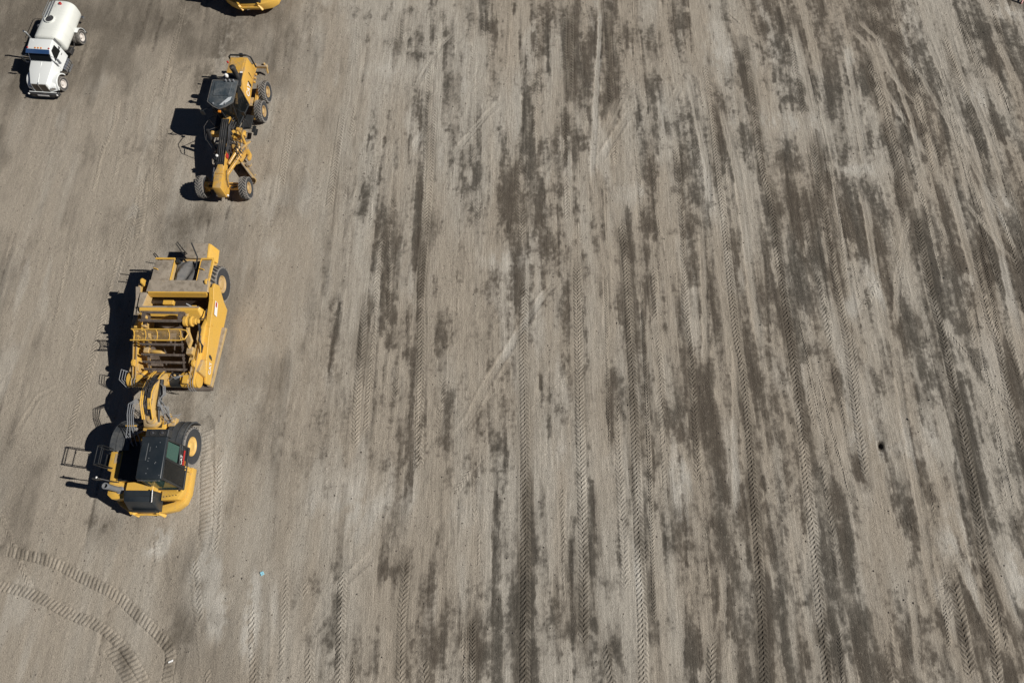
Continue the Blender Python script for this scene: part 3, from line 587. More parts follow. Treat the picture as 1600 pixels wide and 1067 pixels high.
# loose crumbs of soil and pebbles
def crumbs():
    rs = np.random.RandomState(9); n = 9000
    x = rs.uniform(-30, 30, n); y = rs.uniform(-3.5, 35, n)
    keep = rs.uniform(0, 1, n) < .25 + .75 * sst(samp(mid, x, y), .35, .7)
    x, y = x[keep], y[keep]; n = len(x)
    r = .010 + .035 * rs.uniform(0, 1, n) ** 3.0
    z = samp(height, x, y)
    base = np.array([(1, 0, 0), (0, 1, 0), (-1, 0, 0), (0, -1, 0), (0, 0, 1), (0, 0, -.5)], float)
    V = base[None] * rs.uniform(.6, 1.3, (n, 6, 3)); a = rs.uniform(0, 6.28, n)
    c, s_ = np.cos(a)[:, None], np.sin(a)[:, None]
    V = np.stack([V[..., 0] * c - V[..., 1] * s_ * .7, V[..., 0] * s_ + V[..., 1] * c * 1.3, V[..., 2] * .8], -1) * r[:, None, None] + np.stack([x, y, z + r * .3], -1)[:, None]
    tri = np.array([(0, 1, 4), (1, 2, 4), (2, 3, 4), (3, 0, 4), (1, 0, 5), (2, 1, 5), (3, 2, 5), (0, 3, 5)])
    F = (tri[None] + 6 * np.arange(n)[:, None, None]).reshape(-1, 3)
    me = bpy.data.meshes.new('soil_crumbs'); me.from_pydata(V.reshape(-1, 3).tolist(), [], F.tolist()); me.materials.append(MATS['clod'])
    o = bpy.data.objects.new('soil_crumbs', me); col.objects.link(o)
    tag(o, 'scattered dark crumbs of soil and small pebbles all over the lot', 'pebbles', kind='stuff')
paint('clod', (.10, .085, .07), .95, .5, dust_col=(.2, .17, .14))
crumbs()

# ------------------------------------------------------------------ wheels
def wheel_meshes(key, Rt, W, rim, rub, tread, rimmat, lugs, dish=.10, hub=.35, chev=True):
    """tyre with a lug tread and a dished rim, axis along x, outer face towards +x"""
    t = MB(); h = W / 2
    prof = [(rim * .97, -h * .72), (rim * 1.06, -h * .86), (Rt * .74, -h), (Rt * .86, -h * .985), (Rt * .895, -h * .93), (Rt * .925, -h * .80), (Rt * .93, 0), (Rt * .925, h * .80), (Rt * .895, h * .93), (Rt * .86, h * .985), (Rt * .74, h), (rim * 1.06, h * .86), (rim * .97, h * .72)]
    n = 40
    t.lathe(prof, n=n, cap=False)
    for i in range(len(t.mi)):                           # the shoulder rings are dusty, the crown between the lugs dark
        if i // n in (3, 4, 7, 8): t.mi[i] = 1
    t.m = 1
    for k in range(lugs):
        for s in (-1, 1):
            a0 = 2 * math.pi * (k + (.5 if s > 0 else 0)) / lugs; da = 2 * math.pi / lugs
            def P(x, a, r): return (x, math.cos(a) * r, math.sin(a) * r)
            sk = 1.1 * da if chev else .1 * da; wd = .27 * da
            xi, xo = s * h * .05, s * h * .96
            lo_i, lo_o, hi_i, hi_o = Rt * .92, Rt * .88, Rt, Rt * .965
            t.hexa([P(xi, a0 - wd, lo_i), P(xo, a0 - wd + sk, lo_o), P(xo, a0 + wd + sk, lo_o), P(xi, a0 + wd, lo_i),
                    P(xi, a0 - wd * .8, hi_i), P(xo, a0 - wd * .8 + sk, hi_o), P(xo, a0 + wd * .8 + sk, hi_o), P(xi, a0 + wd * .8, hi_i)])
    tm = t.mesh('tyre', [rub, tread], smooth=True)
    r = MB(); r.lathe([(.01, -h * .5), (rim * .9, -h * .5), (rim * .98, -h * .7), (rim * 1.03, h * .78), (rim * .99, h * .86), (rim * .90, h * .80), (rim * .84, h * .80 - dish), (rim * hub * 1.25, h * .80 - dish * 1.1), (rim * hub * 1.1, h * .82 - dish * .2), (rim * hub * .8, h * .86 - dish * .1), (.01, h * .86 - dish * .1)], n=32)
    for k in range(10):
        a = 2 * math.pi * k / 10; c = rim * .62
        r.lathe([(rim * .05, h * .80 - dish * 1.2), (rim * .05, h * .80 - dish * .75), (.004, h * .80 - dish * .7)], o=(0, math.cos(a) * c, math.sin(a) * c), n=6)
    return r.mesh('wheel', rimmat, smooth=True), tm
def add_wheel(parent, ms, loc, side, steer=0, spin=0):
    w = inst('wheel', ms[0], parent, loc, (spin, 0, (0 if side > 0 else math.pi) + steer))
    inst('tyre', ms[1], w)
    return w

# ------------------------------------------------------------------ elevating scraper
def make_scraper():
    t = empty('wheel_tractor_scraper')
    ms = wheel_meshes('scraper', .92, .72, .43, 'rubber', 'tread_dusty', 'rim_yellow', 26, .035, .4)
    mr_ = wheel_meshes('scraper_rear', .92, .72, .43, 'rubber', 'tread_dusty', 'rim_dusty', 26, .06, .45)
    for y in (0, 8.05):
        for s in (1, -1): add_wheel(t, mr_ if y else ms, (s * (1.2 if y == 0 else 1.26), y, .92), s, 0, rng.uniform(0, 6))
    # front guard bumper: a rounded band round the nose
    outer_p = [(-1.58, -.95), (-1.60, -1.9), (-1.50, -2.30), (-1.18, -2.62), (-.72, -2.90), (.72, -2.94), (1.30, -2.80), (1.62, -2.52), (1.74, -2.1), (1.72, -.95)]
    inner_p = [(1.44, -.95), (1.45, -2.0), (1.36, -2.28), (1.14, -2.46), (.66, -2.60), (-.66, -2.58), (-1.02, -2.36), (-1.24, -2.12), (-1.32, -1.85), (-1.30, -.95)]
    MB().prism(outer_p + inner_p, .52, .96).build('front_bumper', 'yellow', t, .035, True, 2)
    MB().box(-1.28, 1.40, -2.30, .55, .62, 1.32).build('tractor_frame', 'yellow', t, .03)
    for x in (-.58, .57):
        tw = MB(); tw.obox((x - .12, -2.86, .98), (x + .16, -3.02, .58), .13, .10); tw.obox((x - .13, -2.75, 1.02), (x + .02, -2.98, .98), .11, .12)
        tw.build('tow_lug', 'yellow', t, .015)
    MB().obox((-.55, -2.98, .74), (.60, -2.98, .74), .08, .10).build('tow_bar', 'yellow', t, .012)
    # fender decks
    MB().prism([(-1.62, -.42), (-1.10, -.42), (-1.08, -1.72), (-.56, -1.78), (-.56, -2.42), (-1.16, -2.46), (-1.40, -2.28), (-1.44, -1.30), (-1.62, -1.24)], 1.05, 1.70).build('fender_deck', 'yellow', t, .03, True, 2)
    MB().box(-1.40, -1.12, -.95, -.50, 1.702, 1.712).build('deck_plate', 'yellow_dusty', t)
    MB().prism([(.78, -2.05), (1.55, -2.05), (1.60, -1.2), (1.66, -1.2), (1.66, -2.1), (1.50, -2.40), (.80, -2.46)], .98, 1.42).build('fender_deck', 'yellow', t, .03, True, 2)
    fb = MB()
    for k in range(5): fb.lathe([(.022, 1.42), (.022, 1.445), (.004, 1.45)], o=(.9 + .13 * k, -2.30 + .02 * k, 0), ax='z', n=6)
    tag(fb.build('bolt_row', 'hose_black', t), kind='stuff')
    MB().box(1.34, 1.66, -1.18, -.98, 1.0, 1.5).build('step_bracket', 'yellow', t, .02)
    MB().box(1.50, 1.60, -2.0, -1.25, 1.422, 1.52).build('fender_pad', 'tarp_grey', t, .02)
    MB().prism([(-.54, -1.78), (.62, -1.70), (.62, -2.12), (-.54, -2.12)], 1.2, 1.90).build('hood_rear_panel', 'yellow', t, .02)
    # black engine hood and radiator
    MB().add([(-.56, -2.13, 1.2), (.78, -2.13, 1.2), (.74, -2.90, .98), (-.66, -2.90, .98), (-.52, -2.13, 2.06), (.74, -2.13, 2.06), (.70, -2.58, 1.98), (-.48, -2.58, 1.98), (-.52, -2.80, 1.45), (.72, -2.80, 1.45)],
        [(0, 1, 5, 4), (4, 5, 6, 7), (7, 6, 9, 8), (8, 9, 2, 3), (1, 2, 9, 6, 5), (0, 4, 7, 8, 3), (0, 3, 2, 1)]).build('engine_hood', 'cab_black', t, .03, True, 2)
    MB().tube([(-.5, -2.36, 2.035), (.72, -2.36, 2.035)], .012, 6).build('hood_seam', 'black', t)
    gr = MB()
    for k in range(6): gr.box(-.44, .64, -2.93, -2.86, 1.04 + k * .065, 1.075 + k * .065)
    gr.build('radiator_grille', 'black', t)
    MB().obox((.70, -2.10, 2.10), (.72, -2.62, 2.02), .06, .05).build('hood_edge_glint', 'chrome', t, .01)  # bright strip standing in for the sun's glint along the hood edge
    # exhaust and intake
    MB().lathe([(.16, 1.68), (.16, 1.74), (.115, 1.76), (.115, 2.70), (.13, 2.74), (.13, 2.90), (.095, 2.90), (.095, 2.6)], o=(-.86, -2.08, 0), ax='z', n=18).build('exhaust_stack', 'hose_grey', t, 0, True)
    # cab
    cab = MB()
    x0, x1, y0, y1, zb, zt = .34, 1.56, -1.86, -.16, 1.36, 3.10
    top = [(.52, -1.76), (1.48, -1.76), (1.42, -.16), (.48, -.16)]; bot = [(.48, -1.98), (1.66, -1.96), (1.60, -.20), (.44, -.20)]
    for (ax_, ay_), (bx, by) in zip(bot, top): cab.obox((ax_, ay_, zb), (bx, by, zt), .085, .085)
    bp = [(x + (.01 if x > 1 else 0), y) for x, y in bot]
    for a, b in ((0, 1), (1, 2), (2, 3), (3, 0)):
        cab.obox((*bot[a], zb + .05), (*bot[b], zb + .05), .08, .12)
        cab.obox((*top[a], zt - .05), (*top[b], zt - .05), .08, .10)
    cab.obox((1.645, -1.10, zb), (1.50, -.95, zt), .075, .07)
    cab.obox((1.62, -1.05, 2.05), (1.55, -.18, 2.15), .05, .07)
    cb = cab.build('cab', 'black', t, .01)
    MB().prism([(.48, -1.94), (1.64, -1.92), (1.58, -.22), (.46, -.22)], zb, zb + .05).build('cab_floor', 'deck_black', cb)
    MB().frustum([(1.612, -1.12), (1.632, -1.12), (1.585, -.24), (1.565, -.24)], zb + .05, [(1.565, -1.02), (1.585, -1.02), (1.555, -.22), (1.535, -.22)], 2.08).build('door_panel', 'black', cb)
    def pane(name, q, mat='glass_dark'):
        q = [Vector(p) for p in q]; nn = (q[1] - q[0]).cross(q[3] - q[0]).normalized() * .008
        MB().hexa([p - nn for p in q] + [p + nn for p in q]).build(name, mat, cb)
    pane('windshield', [(.52, -1.965, 1.5), (1.60, -1.945, 1.5), (1.44, -1.77, 3.02), (.55, -1.77, 3.02)], 'glass_green')
    pane('side_window', [(1.648, -1.88, 1.5), (1.632, -1.15, 1.5), (1.50, -1.0, 3.0), (1.50, -1.72, 3.0)])
    pane('rear_side_window', [(1.575, -.98, 2.2), (1.555, -.28, 2.2), (1.452, -.24, 3.0), (1.485, -.90, 3.0)], 'glass_green')
    pane('rear_window', [(.52, -.19, 1.6), (1.52, -.19, 1.6), (1.38, -.165, 3.0), (.54, -.165, 3.0)])
    pane('left_window', [(.475, -1.9, 1.6), (.452, -.28, 1.6), (.49, -.24, 3.0), (.515, -1.70, 3.0)])
    st = MB(); st.box(.72, 1.22, -1.0, -.5, 1.42, 1.9); st.obox((.97, -.52, 1.85), (.97, -.36, 2.5), .46, .12)
    st.build('seat', 'seat', cb, .04, True, 2)
    sw = MB(); sw.tube([(.97 + .18 * math.cos(a), -1.32 + .15 * math.sin(a), 2.12 + .08 * math.sin(a)) for a in np.linspace(0, 2 * math.pi, 18)[:-1]], .016, 6, closed=True); sw.tube([(.97, -1.32, 2.12), (.97, -1.6, 1.5)], .03, 6)
    sw.build('steering_wheel', 'hose_black', cb)
    rf = MB().frustum([(.47, -1.86), (1.55, -1.86), (1.49, -.06), (.40, -.06)], zt, [(.50, -1.82), (1.52, -1.82), (1.46, -.09), (.43, -.09)], zt + .11).build('cab_roof', 'cab_black', t, .03, True, 2)
    MB().box(.50, .78, -1.10, -.36, zt + .11, zt + .15).build('roof_panel', 'cab_black', rf, .015)
    MB().box(.80, .88, -.72, -.50, zt + .11, zt + .13).build('roof_pad', 'cab_black', rf, .01)
    rb = MB()
    for k in range(9):
        rb.lathe([(.018, 0), (.018, .012), (.003, .014)], o=(rng.uniform(.85, 1.45), rng.uniform(-1.75, -.25), zt + .11), ax='z', n=6)
    tag(rb.build('roof_bolts', 'hose_grey', rf), kind='stuff')
    MB().obox((.55, -1.89, zt + .03), (1.46, -1.89, zt + .03), .03, .06).build('roof_gutter', 'chrome', rf, .008)
    ac = MB(); ac.box(.50, 1.44, -.055, .26, zt - .34, zt + .02); a = ac.build('air_conditioner', 'black', t, .02)
    for x in (.80, 1.20):
        MB().lathe([(.13, zt + .02), (.13, zt + .05), (.10, zt + .05), (.10, zt + .025)], o=(x, .10, 0), ax='z', n=20).build('fan', 'hose_black', a)
        MB().lathe([(.045, zt + .02), (.045, zt + .06), (.01, zt + .06)], o=(x, .10, 0), ax='z', n=12).build('fan_hub', 'chrome', a)
    # lettering on the cab door
    letters('CAT', 'lettering', 'sticker_white', cb, .21, (1.600, -1.0, 1.83), (-.02, 1, 0), (-.12, 0, 1))
    MB().hexa([(1.628, -1.0, 1.70), (1.640, -1.0, 1.70), (1.618, -.36, 1.70), (1.606, -.36, 1.70), (1.618, -1.0, 1.79), (1.630, -1.0, 1.79), (1.606, -.36, 1.79), (1.594, -.36, 1.79)]).build('red_stripe', 'red', cb)
    letters('623', 'model_number', 'amber', cb, .13, (1.634, -.98, 1.565), (-.02, 1, 0), (-.12, 0, 1))
    # walkway left of the cab
    dk = MB(); dk.prism([(-1.06, -1.70), (.30, -1.68), (.32, -.02), (-1.06, .06)], 1.62, 1.76)
    dko = dk.build('walkway', 'deck_black', t, .012)
    hol = MB()
    for i in range(4):
        for j in range(5): hol.lathe([(.035, 1.76), (.035, 1.768), (.022, 1.768)], o=(-.88 + .30 * i, -1.5 + .32 * j, 0), ax='z', n=10)
    tag(hol.build('grip_studs', 'black', dko), kind='stuff')
    MB().tube([(-1.08, -1.72, 1.72), (-1.10, -.40, 1.74)], .025, 6).build('walkway_edge', 'yellow', dko)
    # left access handrails and mirror
    hr = MB()
    for y in (-.38, -1.16):
        hr.tube([(-1.42, y, 1.70), (-1.64, y, 1.78), (-1.70, y, 2.0), (-1.70, y, 2.62), (-1.62, y, 2.72), (-1.46, y + .02, 2.72), (-1.40, y + .02, 1.72)], .022, 6)
    hr.tube([(-1.70, -.38, 2.62), (-1.70, -1.16, 2.62)], .02, 6); hr.tube([(-1.70, -.38, 2.2), (-1.70, -1.16, 2.2)], .018, 6); hr.tube([(-1.46, -.38, 2.72), (-1.46, -1.16, 2.72)], .018, 6)
    hr.build('handrail', 'black', t, 0, True)
    ld = MB()
    for z in (.55, .85, 1.15, 1.45): ld.box(-1.92, -1.62, -1.08, -.50, z, z + .04)
    for y in (-1.08, -.50): ld.obox((-1.78, y, .5), (-1.66, y, 1.7), .05, .06)
    ld.build('ladder', 'black', t, .008)
    mr = MB(); mr.tube([(-1.0, -1.75, 1.7), (-1.10, -1.78, 2.3), (-1.42, -1.72, 2.55)], .022, 6)
    mo = mr.build('mirror_arm', 'black', t, 0, True)
    MB().box(-1.66, -1.36, -1.76, -1.70, 2.20, 2.62).build('mirror', 'black', mo, .015); MB().lathe([(.005, -.03), (.045, 0), (.005, .03)], o=(-1.44, -1.70, 2.66), ax='z', n=12).build('mirror_cap', 'sticker_white', mo)
    # front mudguards
    for s in (1, -1):
        o_ = arc((0, .90), 1.10, 112, 2, 14); i_ = arc((0, .90), 1.05, 112, 2, 14)
        MB().prism([(y, z) for y, z in o_] + [(y, z) for y, z in i_[::-1]], min(s * .74, s * 1.58), max(s * .74, s * 1.58), 'x').build('mudguard', 'mudguard', t, .008, True)
        rbm = MB()
        for xx in (.98, 1.28, 1.555):
            o2 = arc((0, .90), 1.122, 110, 2, 14); i2 = arc((0, .90), 1.098, 110, 2, 14)
            rbm.prism(o2 + i2[::-1], s * xx - .018, s * xx + .018, 'x')
        rbm.build('mudguard_rib', 'mudguard', t)
        MB().hexa([(s * .78, 1.06, .52), (s * 1.54, 1.06, .52), (s * 1.54, 1.10, .52), (s * .78, 1.10, .52), (s * .78, 1.04, .86), (s * 1.54, 1.04, .86), (s * 1.56, 1.10, .86), (s * .78, 1.10, .86)]).build('mud_flap', 'hose_black', t)
    # hitch and gooseneck
    MB().box(-.42, .55, .50, .95, .7, 1.75).build('hitch_tower', 'yellow', t, .04, True, 2)
    hb = MB(); hb.lathe([(.30, 1.70), (.30, 1.95), (.18, 2.0), (.18, 2.15)], o=(.06, .92, 0), ax='z', n=20); hb.box(-.30, .42, .62, 1.2, 1.62, 1.75)
    hb.build('hitch_pin', 'yellow_dusty', t, .02, True)
    MB().prism([(.62, 1.95), (1.0, 2.18), (1.5, 2.52), (2.1, 2.56), (2.7, 2.30), (3.15, 1.86), (3.2, 1.25), (2.85, 1.15), (2.55, 1.75), (2.05, 2.05), (1.55, 2.02), (1.15, 1.72), (.62, 1.50)], -.30, .18, 'x').build('gooseneck', 'yellow_dusty', t, .05, True, 2)
    MB().prism([(1.6, 2.58), (2.1, 2.61), (2.62, 2.40), (2.6, 2.33), (2.1, 2.54), (1.6, 2.51)], -.20, .06, 'x').build('gooseneck_cover', 'dust_caked', t, .01)
    pp = MB()
    for k, x in enumerate((-.30, -.22, .14)):
        pp.tube([(x + .05, .9, 2.24), (x + .02, 1.5, 2.63), (x, 2.0, 2.66), (x + (.08 if k == 1 else 0), 2.4, 2.54), (x - .02, 2.9, 2.22), (x - .05, 3.2, 1.9)], .032, 7)
    tag(pp.build("hydraulic_pipe", "yellow", t, 0, True), kind="stuff")
    hs = MB()
    for k in range(4):
        x = -.46 - .085 * k
        hs.tube([(x + .15, 1.75, 2.45), (x, 1.45, 2.68 + .02 * k), (x - .03, 1.0, 2.62), (x - .05, .55, 2.36), (x + .12 - .1 * k, .15, 2.1), (x - .10 * (k - 2), -.2, 1.9)], .019, 6)
    for k in range(4):
        hs.tube([(-.62 - .1 * k, -.2 + .08 * k, 1.85), (-.75 - .05 * k, .1, 2.06), (-.5 - .12 * k, .3, 1.98), (-.3, .5, 1.8)], .016, 6)
    tag(hs.build('hose_bundle', 'hose_grey', t, 0, True), kind='stuff')
    nk = MB()
    for k in range(7):
        x = -.16 + .05 * k
        nk.tube([(x + rng.uniform(-.1, .1), 1.1, 2.36), (x + rng.uniform(-.06, .06), 1.6, 2.62), (x + rng.uniform(-.1, .1), 2.1, 2.70), (x + rng.uniform(-.12, .12), 2.6, 2.48), (x + rng.uniform(-.2, .3), 3.0, 2.0)], .02, 6)
    for k in range(9):
        y = 1.05 + .2 * k; zz = 2.72 - .5 * ((y - 1.95) / 1.05) ** 2; x = rng.uniform(-.24, .06); nk.box(x, x + .13, y, y + .10, zz - .22, zz - .02)
    tag(nk.build('neck_hoses', 'hose_black', t, 0, True), kind='stuff')
    MB().prism([(1.28, 2.44), (1.72, 2.66), (1.72, 2.72), (1.28, 2.52)], .02, .15, 'x').build('neck_guard', 'yellow', t, .01)
    MB().obox((-.86, .58, 2.33), (-.40, .58, 2.33), .06, .04).build('hose_clamp', 'yellow', t)
    hx = MB()
    for k in range(9):
        a = rng.uniform(-.2, .3)
        hx.tube([(.30, 1.5 + .05 * k, 2.3), (.48 + rng.uniform(0, .2), 1.3 + a, 2.05), (.62 + rng.uniform(-.1, .2), .95 + a, 1.9), (.75 + .04 * k, .75 + .07 * k, 1.62)], .014, 6)
    for k in range(3): hx.tube([(.24, 2.5, 2.3), (.44 + .05 * k, 2.35, 2.4), (.50 + .05 * k, 2.0, 2.35), (.30, 1.75, 2.3)], .018, 6)
    tag(hx.build('hose_tangle', 'hose_grey', t, 0, True), kind='stuff')
    vb = MB(); vb.box(.62, .95, .72, 1.12, 1.45, 1.72); vb.box(.40, .66, 1.0, 1.3, 1.5, 1.8); vb.lathe([(.08, 1.7), (.08, 1.85), (.05, 1.88)], o=(.85, .95, 0), ax='z', n=10)
    vb.build('valve_block', 'yellow_dusty', t, .02)
    sc = MB(); sc.tube([(.20, 2.72, 2.18), (.30, 1.35, 2.12)], .105, 14); sc.tube([(.30, 1.35, 2.12), (.34, .85, 1.95)], .05, 10)
    sc.build('steering_cylinder', 'black', t, 0, True)
    # draft tube across the front of the bowl
    dt = MB(); dt.lathe([(.05, -1.72), (.36, -1.70), (.36, -.95)], o=(0, 3.0, 1.30), n=24); dt.lathe([(.33, -.95), (.33, .75)], o=(0, 3.0, 1.30), n=24); dt.lathe([(.36, .75), (.36, 1.48), (.05, 1.5)], o=(0, 3.0, 1.30), n=24)
    dt.build('draft_tube', 'yellow', t, 0, True)
    MB().lathe([(.345, .25), (.345, .80)], o=(0, 3.0, 1.30), n=24).build('tube_band', 'black', t, 0, True)
    for s in (1, -1):
        g = MB()
        for k in range(3): g.tube([(s * (1.38 - .11 * k), 2.9 + .42 * math.cos(a), 1.32 + .44 * math.sin(a)) for a in np.linspace(-.6 + .1 * k, 3.4, 12)], .015, 6)
        if s < 0:
            for k in range(3): g.tube([(-1.60 - .06 * k, 3.3, 1.5), (-1.74 - .12 * k, 3.25 + .05 * k, 1.72), (-1.80 - .12 * k, 2.9, 1.62), (-1.70 - .06 * k, 2.62, 1.2)], .016, 6)
        for k in range(3): g.tube([(s * .3, 2.8 + .16 * k, 1.75), (s * (.55 + .05 * k), 2.95 - .05 * k, 1.9), (s * (.9), 3.05, 1.78), (s * 1.12, 3.0 + .1 * k, 1.66)], .015, 6)
        tag(g.build('hose_loop', 'hose_grey', t, 0, True), kind='stuff')
        lc = MB(); lc.tube([(s * 1.0, 3.1, 1.62), (s * 1.05, 3.5, 1.2)], .12, 12); lc.box(s * 1.05 - .14, s * 1.05 + .14, 2.7, 3.1, 1.55, 1.78)
        lc.build('bowl_lift_cylinder', 'yellow', t, .015, True)
    fg = MB()
    for k in range(16):
        x = -1.35 + .17 * k + rng.uniform(-.05, .05)
        fg.lathe([(.045, 0), (.045, .07), (.03, .09)], o=(x, 2.85 + rng.uniform(-.1, .3), 1.63), ax='z', n=8)
    tag(fg.build('tube_fitting', 'yellow_dusty', t), kind='stuff')
    # draft arms
    for s in (1, -1):
        x = s * 1.58
        MB().prism([(2.70, 1.18), (2.62, 1.40), (2.72, 1.62), (3.0, 1.70), (5.35, 2.08), (6.0, 1.85), (6.05, 1.45), (5.5, 1.35), (3.2, 1.02), (2.9, 1.0)], x - .09, x + .09, 'x').taper(s).build('draft_arm', 'yellow', t, .03, True, 2)
        rl = MB(); rl.obox((x - s * .12, 2.85, 1.74), (x - s * .12, 5.1, 2.10), .05, .06); rl.obox((x + s * .04, 3.0, 1.74), (x + s * .04, 4.9, 2.07), .03, .035)
        rl.taper(s).build('arm_rail', 'yellow_dusty', t)
        MB().lathe([(.01, x + s * .20), (.20, x + s * .20), (.20, x - s * .12), (.01, x - s * .12)], o=(0, 5.75, 1.62), n=20).build('arm_pivot', 'yellow', t, 0, True)
    # bowl
    for s in (1, -1):
        xa, xb = s * 1.66, s * 1.80
        MB().hexa([(s * 1.5, 2.95, .30), (s * 1.70, 2.95, .30), (s * 1.96, 5.9, .42), (xa, 5.9, .42), (s * 1.5, 2.95, .55), (s * 1.70, 2.95, .55), (s * 1.96, 5.9, .62), (xa, 5.9, .62)]).build('bowl_skirt', 'dust_caked', t, .02)
        bs = MB(); bs.prism([(3.0, .34), (2.95, .95), (3.9, 1.45), (5.4, 1.86), (6.7, 2.0), (7.2, 2.22), (7.5, 2.18), (7.62, 1.7), (7.1, .9), (6.9, .4)], min(xa, xb), max(xa, xb), 'x')
        bs.taper(s, .055).build('bowl_side', 'yellow' if s > 0 else 'yellow_dusty', t, .03, True)
        rr = MB()
        for (ya, za), (yb, zb2) in (((3.9, 1.48), (5.4, 1.90)), ((5.4, 1.90), (6.7, 2.04)), ((6.7, 2.04), (7.25, 2.26))): rr.obox((s * 1.72, ya, za), (s * 1.72, yb, zb2), .22, .09)
        rr.taper(s, .055).build('bowl_rim', 'yellow' if s > 0 else 'dust_caked', t, .012)
        lg = MB(); lg.prism([(7.30, 2.2), (7.62, 2.2), (7.58, 2.50), (7.46, 2.56), (7.34, 2.48)], s * 1.50 - .04, s * 1.50 + .04, 'x'); lg.build('lifting_eye', 'yellow', t, .01)
        lg = MB(); lg.prism([(3.42, 1.6), (3.78, 1.66), (3.74, 2.02), (3.58, 2.06), (3.46, 1.96)], s * 1.36 - .06, s * 1.36 + .06, 'x'); lg.build('lifting_eye', 'yellow', t, .01)
        MB().hexa([(s * 1.20, 3.15, .5), (s * 1.66, 3.15, .5), (s * 1.66, 3.95, .5), (s * 1.28, 3.95, .5), (s * 1.18, 3.3, 1.75), (s * 1.62, 3.25, 1.75), (s * 1.64, 3.9, 1.62), (s * 1.34, 3.9, 1.62)]).build('bowl_wing', 'yellow_dusty', t, .03)
    MB().box(-1.64, 1.64, 3.15, 7.0, .30, .42).build('bowl_floor', 'steel_dark', t)
    MB().hexa([(-1.7, 2.82, .22), (1.7, 2.82, .22), (1.7, 3.2, .30), (-1.7, 3.2, .30), (-1.7, 2.84, .26), (1.7, 2.84, .26), (1.7, 3.2, .40), (-1.7, 3.2, .40)]).build('cutting_edge', 'steel_dark', t)
    MB().hexa([(-1.64, 6.9, .42), (1.64, 6.9, .42), (1.64, 7.0, .42), (-1.64, 7.0, .42), (-1.6, 7.0, 1.5), (1.6, 7.0, 1.5), (1.6, 7.1, 1.5), (-1.6, 7.1, 1.5)]).build('ejector_plate', 'steel_dark', t)
    ht = MB(); ht.tube([(.1, 6.75, 1.5), (.45, 6.6, 1.8), (.72, 6.5, 1.55), (.74, 6.45, 1.2)], .03, 6); ht.build('bowl_hose', 'hose_grey', t, 0, True)
    MB().box(-.75, -.25, 6.62, 6.84, 1.5, 1.7).build('ejector_bracket', 'yellow', t, .02); MB().box(.58, .84, 6.30, 6.62, 1.3, 1.62).build('ejector_motor', 'yellow', t, .03)
    # crossbeams over the bowl
    MB().hexa([(-1.52, 5.74, 1.80), (1.42, 5.74, 1.80), (1.50, 6.22, 1.62), (-1.55, 6.22, 1.62), (-1.48, 6.10, 2.24), (1.26, 6.10, 2.24), (1.34, 6.26, 2.24), (-1.50, 6.26, 2.24)]).build('front_crossbeam', 'yellow', t, .025)
    MB().box(-1.50, 1.30, 6.20, 6.27, 2.243, 2.27).build('crossbeam_lip', 'dust_caked', t)
    MB().hexa([(-1.30, 6.86, 1.95), (1.46, 6.86, 1.95), (1.50, 7.0, 1.95), (-1.30, 7.0, 1.95), (-1.22, 6.95, 2.28), (1.52, 6.95, 2.28), (1.52, 7.02, 2.28), (-1.22, 7.02, 2.28)]).build('rear_crossbeam', 'yellow', t, .012)
    MB().hexa([(-1.36, 7.00, 2.20), (1.60, 7.00, 2.20), (1.62, 7.52, 2.20), (-1.20, 7.52, 2.20), (-1.30, 7.00, 2.29), (1.56, 7.00, 2.29), (1.60, 7.52, 2.46), (-1.16, 7.52, 2.46)]).build('spill_plate', 'dust_caked', t, .012)
    MB().hexa([(-1.66, 5.95, 1.6), (-1.40, 5.95, 1.6), (-1.20, 7.0, 1.8), (-1.66, 7.0, 1.8), (-1.66, 5.95, 2.08), (-1.52, 5.95, 2.08), (-1.24, 7.0, 2.2), (-1.60, 7.0, 2.24)]).build('bowl_corner', 'dust_caked', t, .02)
    # elevator: inclined rails, chains and slats
    for s in (1, -1):
        MB().obox((s * .98, 3.25, 1.05), (s * .98, 5.75, 2.62), .09, .20).build('elevator_rail', 'yellow_dusty', t, .012)
        ch = MB()
        for k in range(34):
            u = k / 33; ch.obox((s * .80, 3.30 + 2.40 * u - .03, 1.42 + 1.44 * u), (s * .80, 3.30 + 2.40 * u + .035, 1.42 + 1.44 * u + .035), .07 if k % 2 else .11, .05)
        tag(ch.build('elevator_chain', 'steel_dark', t), kind='stuff')
        MB().lathe([(.05, s * .9), (.26, s * .9), (.26, s * .74), (.05, s * .74)], o=(0, 5.55, 2.66), n=18).build('sprocket', 'steel_dark', t)
    sl = MB(); sl.box(-.98, .98, -.035, .035, -.02, .045); sl.box(-.92, .92, -.075, -.03, -.02, .0)
    for x in (-.88, -.80, .80, .88): sl.lathe([(.025, .045), (.025, .065), (.004, .068)], o=(x, 0, 0), ax='z', n=6)
    sme = sl.mesh('elevator_slat', 'steel_dark')
    for k, (y, z) in enumerate(((5.68, 2.92), (5.28, 2.92), (4.86, 2.60), (4.34, 2.42), (3.94, 2.14), (3.66, 1.92), (3.40, 1.68))):
        inst('elevator_slat', sme, t, (.02, y, z), (R(32 if k > 1 else 8), 0, R(rng.uniform(-.8, .8))))
    el = MB(); el.tube([(-.72, 4.15, 1.98), (-.2, 4.10, 1.98), (-.05, 4.02, 1.9)], .09, 10); el.box(-.95, -.7, 4.05, 4.3, 1.9, 2.1); el.box(-.9, -.7, 5.42, 5.56, 2.7, 2.86); el.box(-.9, -.7, 5.04, 5.14, 2.6, 2.76)
    tag(el.build('elevator_axle', 'yellow_dusty', t, .02, True), kind='stuff')
